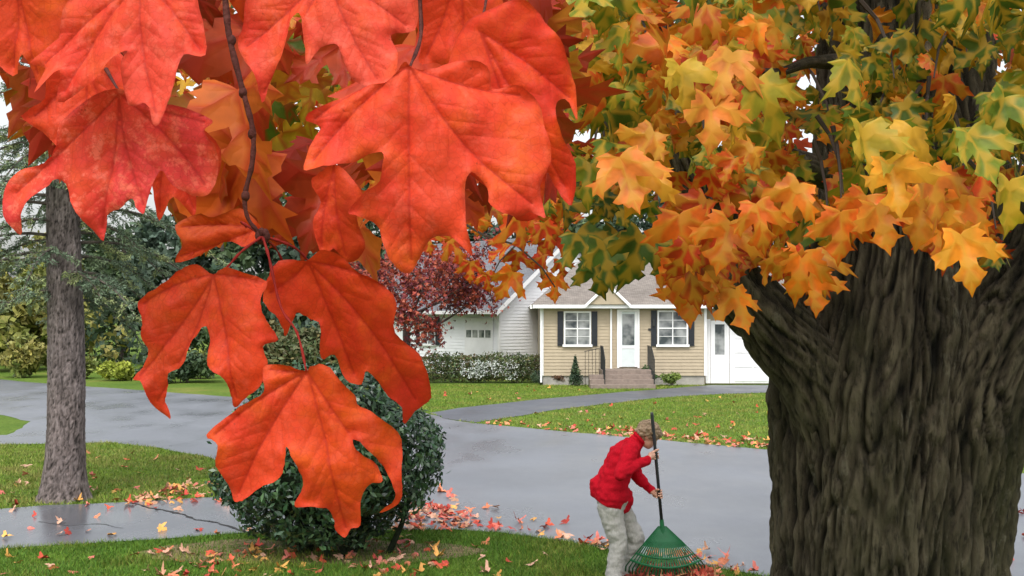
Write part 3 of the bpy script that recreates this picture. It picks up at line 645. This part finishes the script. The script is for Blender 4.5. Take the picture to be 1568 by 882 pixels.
rim=[(960,275,2.5,.13,.3,(.74,.20,.03)),(985,280,2.55,.11,-.5,(.66,.27,.02)),(1045,360,2.8,.13,.1,O[0]),(1110,370,2.75,.13,-.3,O[1]),(1135,470,2.9,.115,.3,(.70,.19,.012)),(1165,340,2.6,.11,.2,O[0]),(1225,415,2.8,.12,-.2,O[1]),(1210,310,2.6,.12,-.5,O[1]),
     (1330,235,2.5,.14,.2,(.36,.27,.02)),(1390,225,2.6,.12,-.3,(.50,.27,.02)),(1370,285,2.5,.12,.1,(.64,.26,.02)),(1440,290,2.5,.13,.3,(.66,.17,.02)),(1480,395,2.45,.13,.15,(.72,.24,.012)),(1500,235,2.5,.13,.4,(.17,.21,.02)),(1530,180,2.6,.12,-.3,(.14,.20,.02)),(1470,330,2.6,.12,-.4,O[1]),
     (1180,155,2.5,.13,.5,(.30,.25,.02)),(1110,110,2.5,.12,-.4,(.64,.20,.03)),(1050,130,2.5,.11,.3,(.42,.27,.02)),(1090,185,2.5,.12,0,(.66,.19,.03)),(1310,120,2.6,.11,.4,(.26,.25,.02)),(1040,430,3.0,.13,.2,O[0]),(1060,460,3.1,.12,-.2,O[1]),(1010,390,3.2,.12,.5,DG[1]),(930,400,3.1,.14,.2,DG[1]),(975,390,3.0,.14,-.3,DG[0]),(900,380,3.2,.13,.6,DG[1]),
     (1290,355,2.7,.12,0,O[0]),(1350,345,2.7,.12,.2,(.66,.20,.015)),(1410,335,2.6,.12,-.2,(.68,.22,.015)),(1550,310,2.6,.12,.1,Y[1]),(945,385,3.3,.14,-.1,DG[0]),(915,420,3.2,.11,.3,DG[0]),(1245,445,2.9,.11,.1,O[1]),(1085,400,2.9,.13,.4,O[3]),(1320,325,2.8,.11,-.3,O[0]),(1440,365,2.7,.11,.3,O[1])]
P=np.array([tuple(W(a,b,c)) for a,b,c,_,_,_ in rim]);N=len(P)
tip=np.array([(math.sin(t[4]),-.2,-math.cos(t[4])) for t in rim]); nr=np.stack([rng.normal(0,.3,N),-np.ones(N),rng.normal(.4,.25,N)],1)
scatter('leaves_rim',P,tip,nr,np.array([t[3] for t in rim]),np.array([t[5] for t in rim]),M_can,mt,bend=(.4,.35))
sm_=[(730,345),(700,380),(765,385),(790,400),(840,360),(850,440),(825,410),(745,430),(775,435),(690,350),(800,350),(860,410),(720,415),(815,340),(655,370)]
P=np.array([tuple(W(x,y,3.2+random.random()*.5)) for x,y in sm_]);N=len(P)
scatter('leaves_hanging',P,np.stack([rng.normal(0,.7,N),rng.normal(0,.2,N),-np.ones(N)],1),np.stack([rng.normal(0,.6,N),-np.ones(N),rng.normal(.3,.4,N)],1),rng.uniform(.06,.11,N),np.array([random.choice(RD+O[:1]) for _ in range(N)]),M_can,mt)
tw=MB()
def twig(pp,r0,r1,seg=5): n=len(pp); tw.tube([W(*p) for p in pp],[r0+(r1-r0)*i/(n-1) for i in range(n)],seg)
twig([(640,250,3.4),(690,330,3.4),(740,360,3.4),(790,375,3.4),(830,410,3.4),(850,440,3.4)],.005,.002)
twig([(790,375,3.4),(840,362,3.4),(865,350,3.4)],.003,.0015)
twig([(790,375,3.4),(765,400,3.4),(750,430,3.4)],.003,.0015)
for i in range(60):
    x=random.uniform(860,1700); y=random.uniform(-100,280); d=random.uniform(3.3,5.5); a=random.uniform(-1,1)
    twig([(x,y,d),(x+40*a,y+30,d),(x+70*a,y+75,d-.1),(x+80*a,y+120,d-.2)],.008,.002)
tw.build('twigs',simple('twig_mat',(.05,.035,.025),.8),mt)

# ------------------------------------------------------------ foreground branch
fb=empty('red_maple_branch'); M_hero=leafmat('red_leaf_mat',.58,.32,.25,28,.16,veins=True,hero=True,veincol=(.36,.010,.006))
def hero(name,outl,base,tips,d,col,mottle=.0,tilt=(0,0),cup=.5,relief=1,step=4.2):
    s=d/F; bx,bz=base
    O2=catmull(outl,4); O2=O2+np.stack([[noise.noise(Vector((p[0]*.11,p[1]*.11,d))),noise.noise(Vector((p[0]*.11,p[1]*.11,d+9)))] for p in O2])*2.2
    poly=[tuple(p) for p in O2]
    segs=[];side=[]
    b=np.array(base,float)
    for ti,tp in enumerate(tips):
        tp=np.array(tp,float); v=tp-b; L=np.linalg.norm(v); u=v/L; q=np.array([-u[1],u[0]])
        cv=random.uniform(-.06,.06)*L; path=[b+v*t*.97+q*cv*math.sin(math.pi*t) for t in np.linspace(0,1,7)]
        segs+=[(path[i],path[i+1]) for i in range(6)]
        for k in range(1,8):
            for sg in (-1,1):
                t=(k+random.uniform(-.25,.25)+.2*sg)/8.5; o=b+v*t+q*cv*math.sin(math.pi*t)
                if k<2 and len(tips)>2: continue
                if random.random()<.15: continue
                an=random.uniform(.5,.8); dr=u*.8+q*sg*an; l=L*random.uniform(.18,.32)*math.sin(math.pi*min(.95,t*.8+.15)); e=o
                for m in range(1,7):
                    c=o+dr*l*m/6
                    if not inpoly([c],poly)[0]: break
                    e=c
                if np.linalg.norm(e-o)>8: side.append((o,e))
    segs=[sg for sg in segs if inpoly([sg[0]*.5+sg[1]*.5],poly)[0]]
    V,T=tess(O2,segs+side,step)
    dp=segdist(V,segs) if segs else np.full(len(V),99.); ds=segdist(V,side) if side else np.full(len(V),99.)
    vein=np.maximum(np.clip(1-dp/3.8,0,1),.5*np.clip(1-ds/3.0,0,1))
    n=len(O2); de=segdist(V,[(O2[i],O2[(i+1)%n]) for i in range(n)])
    X=(V[:,0]-bx)*s; Z=-(V[:,1]-bz)*s; r=np.hypot(X,Z)
    Yo=tilt[0]*X+tilt[1]*Z+cup*r*r*4 
    Yo=Yo-.006*relief*(1-np.exp(-dp/22)) -.0005*relief*(1-np.exp(-ds/7))
    Yo=Yo+np.array([.015*noise.noise(Vector((x*13,z*13,d*7)))+.004*noise.noise(Vector((x*38,z*38,d*7)))+.0011*noise.noise(Vector((x*110,z*110,d*7))) for x,z in zip(X,Z)])
    Yo=Yo+.004*np.exp(-de/6.0)*np.sin(V[:,0]*.06+V[:,1]*.05)*relief
    tri=[]
    for f in T:
        for i in range(1,len(f)-1): tri.append((f[0],f[i],f[i+1]))
    C=np.tile(np.array([*col,mottle]),(len(V),1)); ed=np.clip(1-de/4,0,1)[:,None]; C[:,:3]=C[:,:3]*(1-.3*ed)
    o=npmesh(name,np.stack([X,Yo,Z],1),np.array(tri),M_hero,fb,C,{'Vein':vein},True); o.location=W(bx,bz,d); return o
ORR=(.74,.078,.010)
hero('leaf_1',[(468,568),(440,559),(405,560),(403,578),(405,600),(375,618),(345,640),(315,667),(335,682),(332,712),(345,745),(352,772),(370,768),(395,748),(425,735),(437,710),(440,684),(455,715),(462,745),(446,778),(470,778),(495,783),(502,800),(505,822),(520,834),(530,820),(546,812),(547,775),(560,748),(582,742),(568,712),(545,690),(540,668),(560,690),(582,720),(597,745),(600,770),(576,792),(605,780),(613,750),(612,715),(610,680),(595,655),(570,635),(545,620),(542,605),(520,580),(500,560),(480,559)],(470,568),[(522,825),(325,668),(355,765),(606,760),(412,566)],.84,ORR,.15,(.15,.1),.6)
hero('leaf_2',[(325,420),(300,405),(275,412),(250,430),(215,452),(202,465),(208,490),(203,515),(210,540),(198,565),(182,583),(200,590),(212,630),(240,647),(232,620),(238,600),(245,575),(268,562),(280,540),(290,520),(310,500),(318,515),(318,560),(345,580),(350,612),(356,625),(375,610),(400,590),(412,560),(405,530),(427,520),(415,495),(405,475),(402,455),(410,432),(375,418),(350,410)],(327,420),[(215,625),(190,583),(360,615),(207,465),(405,433)],.86,(.78,.068,.016),.2,(-.2,.15),.7)
hero('leaf_3',[(472,400),(430,400),(410,430),(405,460),(425,490),(432,515),(450,480),(470,488),(488,500),(485,550),(505,545),(520,582),(545,592),(556,570),(585,612),(605,632),(606,662),(625,640),(651,618),(648,580),(635,545),(600,510),(602,460),(575,430),(545,415),(520,390),(495,385)],(473,400),[(630,625),(412,450),(535,580),(590,440)],.93,(.66,.052,.009),.0,(.2,-.1),.5)
hero('leaf_4',[(620,100),(598,128),(560,135),(510,155),(468,182),(490,195),(475,225),(468,262),(500,258),(540,252),(572,238),(590,240),(585,280),(560,300),(538,328),(560,335),(580,350),(590,382),(605,408),(625,418),(640,395),(660,365),(690,362),(722,390),(715,350),(712,290),(722,262),(745,285),(752,315),(790,330),(815,322),(835,330),(828,280),(845,240),(836,190),(825,150),(790,125),(755,130),(745,98),(700,92),(660,105),(635,108)],(628,104),[(628,405),(478,250),(478,184),(820,315),(800,140)],.74,(.82,.070,.024),.25,(.12,.2),.5)
hero('leaf_5',[(715,35),(760,15),(800,8),(835,35),(862,75),(880,130),(884,185),(866,150),(850,165),(860,210),(882,250),(876,312),(855,290),(838,262),(830,320),(800,335),(770,310),(740,280),(700,240),(680,150),(690,80)],(735,50),[(870,290),(820,320),(876,150)],.80,(.68,.042,.010),.05,(-.1,.1),.6)
hero('leaf_6',[(500,-45),(560,-60),(620,-40),(640,0),(634,44),(600,55),(612,90),(606,130),(580,140),(545,128),(530,95),(520,75),(495,78),(475,105),(470,70),(465,30),(450,35),(440,85),(418,125),(405,160),(395,120),(366,75),(375,40),(385,0),(420,-35),(460,-60)],(500,-40),[(405,150),(582,130),(625,40),(375,75)],.78,(.84,.095,.05),.45,(.05,.3),.5)
hero('leaf_7',[(230,-40),(300,-20),(312,20),(324,92),(290,90),(282,130),(270,165),(250,200),(235,165),(205,165),(198,110),(205,85),(180,95),(150,125),(110,148),(88,155),(95,110),(50,140),(60,100),(36,90),(80,50),(100,0),(160,-40)],(220,-30),[(250,185),(95,145),(315,85),(55,95)],.76,(.84,.080,.045),.5,(-.1,.3),.5)
hero('leaf_8',[(195,140),(245,160),(285,165),(322,182),(310,200),(330,230),(322,292),(300,300),(270,285),(250,262),(235,300),(225,330),(205,305),(190,320),(165,330),(157,368),(135,345),(120,320),(95,275),(70,290),(40,320),(30,360),(10,330),(6,290),(30,262),(70,250),(90,225),(95,190),(130,160),(160,145)],(185,145),[(155,355),(20,300),(225,320),(315,285),(312,185)],.80,(.80,.060,.055),1.0,(.1,.2),.5)
hero('leaf_9',[(0,-60),(90,-40),(112,20),(80,80),(45,125),(28,80),(5,110),(-40,60),(-60,0)],(20,-60),[(45,110),(5,100)],.90,ORR,.1)
hero('leaf_10',[(402,350),(370,320),(335,335),(310,330),(278,348),(292,375),(282,405),(320,388),(350,370),(382,378)],(398,350),[(285,395),(285,350)],.95,(.62,.085,.010),.0,(.3,0))
hero('leaf_11',[(515,252),(545,280),(562,310),(548,335),(558,380),(530,402),(510,380),(492,392),(478,340),(490,310),(478,280),(495,262)],(512,255),[(528,395),(490,380)],1.0,(.58,.055,.010))
hero('leaf_12',[(650,-40),(740,-60),(770,0),(752,60),(712,75),(705,118),(670,90),(640,90),(645,50),(620,10)],(700,-50),[(705,105),(650,80)],.88,(.66,.060,.010))
hero('leaf_13',[(110,60),(170,70),(205,110),(200,160),(185,235),(160,215),(130,240),(110,290),(98,240),(60,200),(38,180),(70,150),(80,100)],(130,70),[(110,270),(175,220),(50,180)],.88,(.78,.062,.025),.3,(.2,.1))
hero('leaf_14',[(250,180),(300,190),(340,230),(322,290),(298,275),(290,330),(262,300),(235,335),(228,290),(215,240)],(262,185),[(290,320),(235,325)],.93,(.68,.050,.018),.1)
N0=250; P=[];C=[];S=[]
lim_x=[-300,0,60,150,280,300,560,600,720,850,880]; lim_y=[280,130,180,300,300,385,375,300,320,290,100]
while len(P)<N0:
    x=random.uniform(-300,870); y=random.uniform(-260,390); d=random.uniform(1.02,2.1)
    if y>np.interp(x,lim_x,lim_y)-25: continue
    if 390<x<560 and 30<y<270 and random.random()<.7: continue
    if x<70 and y>60 and random.random()<.6: continue
    P.append(tuple(W(x,y,d))); S.append(random.uniform(.075,.115)); c=random.choice([(.55,.05,.010),(.64,.075,.012),(.42,.035,.012),(.62,.14,.015),(.38,.05,.01),(.50,.17,.015),(.56,.10,.012)]); m=random.uniform(.55,1.0); C.append((c[0]*m,c[1]*m,c[2]*m,.1))
for x,y,d in [(430,90,1.9),(455,120,2.1),(480,70,2.2),(410,170,2.0),(500,110,2.4),(520,180,2.3),(440,230,2.1),(330,260,1.9),(345,300,2.0),(470,150,2.0),(520,90,2.1),(420,60,2.2)]:
    P.append(tuple(W(x,y,d))); S.append(random.uniform(.07,.10)); C.append((*random.choice([(.10,.15,.015),(.15,.19,.015),(.50,.30,.015),(.07,.12,.015)]),.0))
N=len(P); tip=np.stack([rng.normal(0,.55,N),rng.normal(-.1,.4,N),rng.normal(-1,.3,N)],1); nr=np.stack([rng.normal(0,.6,N),rng.normal(-1,.3,N),rng.normal(.4,.45,N)],1)
TF=[template(k,.08) for k in range(10,13)]
M_hb=leafmat('red_leaf_behind_mat',.55,.3,.25,26,.25,veins=True,veincol=(.40,.02,.008))
scatter('leaves_behind',P,tip,nr,np.array(S),np.array(C),M_hb,fb,tpls=TF,bend=(.6,.45))
fw=MB()
def ft(pp,r0,r1,seg=7):
    q=[W(*p) for p in pp]; n=len(q); out=[];rr=[]
    for i in range(n-1):
        p0=q[max(i-1,0)];p1=q[i];p2=q[i+1];p3=q[min(i+2,n-1)]
        for k in range(5):
            f=k/5; out.append(.5*((2*p1)+(-p0+p2)*f+(2*p0-5*p1+4*p2-p3)*f*f+(-p0+3*p1-3*p2+p3)*f**3)); t=(i+f)/(n-1); rr.append(r0+(r1-r0)*t+ (.0003*math.sin(i*5+k*2)))
    out.append(q[-1]); rr.append(r1); fw.tube(out,rr,seg)
ft([(330,-200,.9),(345,0,.9),(352,60,.9),(372,140,.9),(387,200,.9),(386,250,.9),(375,300,.9),(380,335,.9),(402,362,.9)],.0028,.0015)
ft([(330,-200,.9),(500,-150,.85),(620,-80,.86),(645,40,.87),(628,102,.77)],.0035,.0010)
ft([(330,-200,.9),(230,-120,.85),(220,-32,.77)],.003,.0012); ft([(500,-150,.85),(498,-40,.78)],.002,.0012); ft([(620,-80,.86),(740,-60,.86),(735,52,.82)],.002,.001)
ft([(330,-200,.9),(150,-50,.92),(150,70,.92),(185,145,.82)],.003,.0010)
brw=fw; fw=MB()
ft([(402,362,.9),(370,385,.88),(345,412,.87),(328,421,.86)],.0011,.0008); ft([(402,362,.9),(412,395,.88),(430,470,.86),(455,510,.85),(469,568,.84)],.0011,.0009)
ft([(402,362,.9),(430,370,.91),(455,382,.92),(473,401,.93)],.0012,.0009); ft([(402,362,.9),(425,385,.95),(440,420,.96)],.0010,.0008); ft([(402,362,.9),(370,340,.93),(380,350,.95)],.001,.0008)
pet=fw
for k in range(6):
    a=k*1.1; c=W(402+6*math.cos(a),362+6*math.sin(a),.9); brw.ell(c,(.0030,.0030,.004),None,8,6)
for x,y in ((355,62),(372,142),(386,205),(376,300)): brw.ell(W(x,y,.9),(.0034,.0034,.0045),None,8,6)
brw.build('twigs',simple('fg_twig_mat',(.08,.025,.02),.8,.15,.4,60,.4,150),fb,smooth=True)
pet.build('petioles',simple('petiole_mat',(.22,.018,.014),.8,.12,.3,60),fb,smooth=True)

# ------------------------------------------------------------ person raking
S=174.8; Y0=10.3
def Q(px,py,dy=0): return Vector(((px-784)/S,Y0+dy,EYE-(py-487)/S))
pn=empty('woman_raking')
def remesh(mb,name,vox,mat,parent,sm=4,disp=None):
    o=mb.build(name,mat,parent); m=o.modifiers.new('r','REMESH'); m.mode='VOXEL'; m.voxel_size=vox; m.use_smooth_shade=True
    s2=o.modifiers.new('s','SMOOTH'); s2.factor=.5; s2.iterations=sm
    dg=bpy.context.evaluated_depsgraph_get(); dg.update(); me=bpy.data.meshes.new_from_object(o.evaluated_get(dg)); o.modifiers.clear(); o.data=me
    if disp:
        nn=[v.normal.copy() for v in me.vertices]
        for v,n in zip(me.vertices,nn): v.co+=n*disp(v.co)
    me.polygons.foreach_set('use_smooth',[True]*len(me.polygons)); return o
skin=simple('skin_mat',(.60,.33,.24),.5,.4,.1,15)
B=MB()
for sdy in (-.055,.055):
    B.caps(Q(936,762,sdy),Q(941,728,sdy),.088,.085); B.caps(Q(941,728,sdy),Q(955,696,sdy),.085,.085); B.caps(Q(955,696,sdy*1.2),Q(965,684,sdy*1.6),.075,.055)
B.caps(Q(962,686),Q(984,668),.050,.044)
nl,nk,na=Q(932,776,-.095),Q(945,828,-.10),Q(938,888,-.11); fl,fk,fa=Q(946,776,.095),Q(975,826,.10),Q(967,888,.12)
for a,b,c in ((nl,nk,na),(fl,fk,fa)):
    B.caps(a,b,.084,.060); B.caps(b,c,.058,.042)
ns,ne,nw=Q(961,688,-.17),Q(944,718,-.34),Q(987,701,-.14); fs_,fe,fwr=Q(972,690,.15),Q(977,733,.20),Q(997,751,.01)
for a,b,c in ((ns,ne,nw),(fs_,fe,fwr)): B.caps(a,b,.048,.037); B.caps(b,c,.035,.024)
fwd=Vector((.80,-.18,-.56)).normalized(); up=Vector((.56,.0,.80)); up=(up-fwd*up.dot(fwd)).normalized(); sd2=up.cross(fwd).normalized()
HC=Q(993,668); Rm=Matrix((fwd,sd2,up)).transposed(); HS=.88
def H(f,s_,u): return HC+(fwd*f+sd2*s_+up*u)*HS
def hr(*r): return tuple(x*HS for x in r)
B.ell(H(0,0,.02),hr(.095,.075,.095),Rm); B.ell(H(.022,0,-.04),hr(.070,.058,.075),Rm); B.ell(H(.055,0,-.09),hr(.03,.028,.022),Rm); B.ell(H(.096,0,-.02),hr(.018,.012,.024),Rm); B.ell(H(.105,0,-.032),hr(.014,.014,.012),Rm)
B.ell(H(.080,0,-.066),hr(.014,.024,.010),Rm); B.ell(H(.078,.0,.022),hr(.018,.05,.012),Rm)
for s_ in (-1,1): B.ell(H(-.005,.075*s_,-.01),hr(.018,.010,.03),Rm)
body=remesh(B,'body',.009,skin,pn,3)
def pantsmat():
    t=NT('trousers_mat'); n=t.noise(60,4,.6); c=t.ramp(n,[(.3,(.36,.35,.33)),(.7,(.48,.465,.44))]); return t.fin(t.pr(c,.9,.1,t.bump(t.noise(14,4,.6,stretch=(1,1,.4)),.6,.03)))
def jackmat():
    t=NT('red_fleece_mat'); n=t.noise(90,4,.7); c=t.ramp(n,[(.3,(.42,.006,.016)),(.7,(.60,.011,.026))]); return t.fin(t.pr(c,.95,.08,t.bump(n,.5,.006)))
Tm=MB()
for a,b,c in ((nl,nk,na),(fl,fk,fa)):
    Tm.caps(a,b,.110,.080); Tm.caps(b,c+Vector((0,0,.05)),.080,.070)
Tm.caps(Q(938,762,-.06),Q(938,762,.06),.138,.138)
def fold(p): return .012*noise.noise(Vector((p.x*9,p.y*9,p.z*14)))+.008*noise.noise(Vector((p.x*22,p.y*22,p.z*34)))
remesh(Tm,'trousers',.011,pantsmat(),pn,2,fold)
J=MB()
for sdy in (-.085,.085):
    J.caps(Q(935,757,sdy),Q(938,735,sdy),.150,.136); J.caps(Q(938,735,sdy),Q(953,700,sdy),.136,.118); J.caps(Q(953,700,sdy),Q(966,684,sdy*1.3),.118,.078)
J.caps(Q(925,748,0),Q(945,764,0),.135,.145)
J.caps(Q(966,683),Q(980,672),.078,.064)
J.caps(ns,ne,.074,.056); J.caps(ne,nw,.058,.040); J.caps(fs_,fe,.070,.053); J.caps(fe,fwr,.053,.038)
def jf(p): return .013*noise.noise(Vector((p.x*8,p.y*8,p.z*13)))+.010*noise.noise(Vector((p.x*20,p.y*20,p.z*30)))
jo=remesh(J,'red_jacket',.010,jackmat(),pn,2,jf)
p0=Q(899,756); p1=Q(962,790); tg=(p1-p0).normalized(); hn=Vector((-tg.z,0,tg.x)); hn=hn if hn.z<0 else -hn
for v in jo.data.vertices:
    dd_=(v.co-p0).dot(hn)
    if dd_>0 and v.co.x<Q(985,0).x: v.co-=hn*dd_*.93
cb=MB(); cc0=Q(979,671); ax=(Q(984,668)-Q(962,686)).normalized(); u1=ax.orthogonal().normalized(); u2=ax.cross(u1)
cb.tube([cc0+u1*.060*math.cos(a)+u2*.060*math.sin(a) for a in np.linspace(0,2*math.pi,25)],.016,8); cb.build('collar',jo.data.materials[0],pn,smooth=True)
Hh=MB(); Hh.ell(H(-.015,0,.045),hr(.115,.10,.095),Rm); Hh.ell(H(-.055,0,.0),hr(.085,.092,.095),Rm); Hh.ell(H(.045,0,.075),hr(.065,.08,.045),Rm)
for i in range(260):
    a=random.uniform(0,6.28); b=random.uniform(-.6,1); rr=math.sqrt(max(0,1-b*b)); f,s_,u=rr*math.cos(a),rr*math.sin(a),b
    if f>.35 and u<.45: continue
    if f>.0 and u<.0: continue
    q=random.uniform(.98,1.18); Hh.ell(H(-.02+.105*f*q,.098*s_*q,.03+.105*u*q),(.015,.015,.015),None,8,6)
t=NT('curly_hair_mat'); n=t.noise(45,5,.7); c=t.ramp(n,[(.3,(.17,.11,.075)),(.55,(.37,.26,.17)),(.75,(.56,.43,.31))]); hm=t.fin(t.pr(c,.7,.3,t.bump(t.noise(120,4,.7),.9,.01)))
remesh(Hh,'hair',.007,hm,pn,1,lambda p:.010*noise.noise(p*55))
ey=MB()
for s_ in (-1,1): ey.ell(H(.082,.030*s_,.0),hr(.010,.012,.008),Rm,10,8)
ey.build('eyes',simple('eye_mat',(.08,.05,.04),.2),pn,smooth=True)
mo=MB(); mo.ell(H(.092,0,-.066),hr(.006,.022,.005),Rm,10,8); mo.build('mouth',simple('lip_mat',(.42,.12,.10),.5),pn,smooth=True)
sh=MB()
for a in (na,fa):
    g=Vector((a.x,a.y,.045)); sh.caps(g+Vector((-.045,0,0)),g+Vector((.10,-.01,-.005)),.045,.042); sh.caps(g+Vector((.10,-.01,-.005)),g+Vector((.165,-.015,-.012)),.042,.032); sh.caps(g,g+Vector((0,0,.06)),.045,.04)
remesh(sh,'shoes',.008,simple('shoe_mat',(.35,.33,.31),.6),pn,2)
rk_=empty('leaf_rake'); PT=Q(996,630,-.10); PBt=Q(1013,806,-.05); pax=(PBt-PT).normalized()
MB().tube([PT,PT+pax*.02,PT+(PBt-PT)*.5,PBt],[.012,.015,.0145,.0145],10).build('handle',simple('rake_handle_mat',(.02,.022,.028),.35,.5),rk_,smooth=True)
gm=simple('rake_green_mat',(.008,.12,.042),.4,.5,.15,20)
R_=MB(); nt_=26; top=PBt+Vector((0,0,.01)); cb_=Q(1019,868,-.02)
R_.tube([PBt-pax*.07,PBt,PBt+pax*.05],[.018,.022,.028],10)
ends=[]
for k in range(nt_):
    u=-1+2*k/(nt_-1); e=Vector((cb_.x+u*.345,cb_.y-.10+.13*abs(u)**2,cb_.z-.045+.05*u*u)); m1=top.lerp(e,.45)+Vector((0,-.02,.028*(1-u*u)+.03)); m2=top.lerp(e,.88)+Vector((0,-.035,.018)); tipp=e+Vector((0,.03,-.055))
    st_=top+Vector((u*.03,0,0)); ends.append((m1,m2,e)); pts5=[st_,m1,m2,e,tipp]
    for i in range(4):
        a,b=pts5[i],pts5[i+1]; wd=.0065
        R_.add([a+Vector((-wd,0,0)),a+Vector((wd,0,0)),b+Vector((wd,0,0)),b+Vector((-wd,0,0)),a+Vector((-wd,.006,0)),a+Vector((wd,.006,0)),b+Vector((wd,.006,0)),b+Vector((-wd,.006,0))],[(0,1,2,3),(7,6,5,4),(0,3,7,4),(1,5,6,2)])
R_.tube([m for _,m,_ in ends],.010,6); R_.tube([a.lerp(b,.65) for a,b,_ in ends],.008,6)
for k in range(nt_-1):
    R_.add([top+Vector((0,.003,0)),ends[k][0].lerp(ends[k][1],.25)+Vector((0,.003,0)),ends[k+1][0].lerp(ends[k+1][1],.25)+Vector((0,.003,0))],[(0,1,2)])
R_.build('fan_tines',gm,rk_)
def hand(name,c,wr,thumb_up=1):
    h=MB(); axp=pax; rad=c-wr; rad=(rad-axp*rad.dot(axp)).normalized(); tn=axp.cross(rad).normalized()
    pc=c-rad*.030; h.caps(wr,pc-rad*.012,.026,.028); 
    for k in (-1,0,1): h.caps(pc-rad*.028+axp*k*.016,pc+axp*k*.022,.019,.016,10)
    L=[.95,1.1,1.05,.85]
    for k in range(4):
        o=axp*(k-1.5)*.0205*(-thumb_up); pts=[]
        for j in range(7):
            a=math.radians(180-(-30+j*42*L[k]))
            pts.append(c+o+rad*.0245*math.cos(a)-tn*.0245*math.sin(a))
        for j in range(6): h.caps(pts[j],pts[j+1],.0092-.0004*j,.0090-.0004*j,8)
    tp=[pc-axp*.026*thumb_up-rad*.01,c-axp*.042*thumb_up+tn*.018-rad*.006,c-axp*.046*thumb_up+tn*.022+rad*.018]
    for j in range(2): h.caps(tp[j],tp[j+1],.012,.0095,8)
    remesh(h,name,.0035,skin,pn,2)
def onpole(pz): 
    t=(PT.z-pz)/(PT.z-PBt.z); return PT.lerp(PBt,t)
hand('right_hand',onpole(Q(0,695).z),nw); hand('left_hand',onpole(Q(0,755).z),fwr)
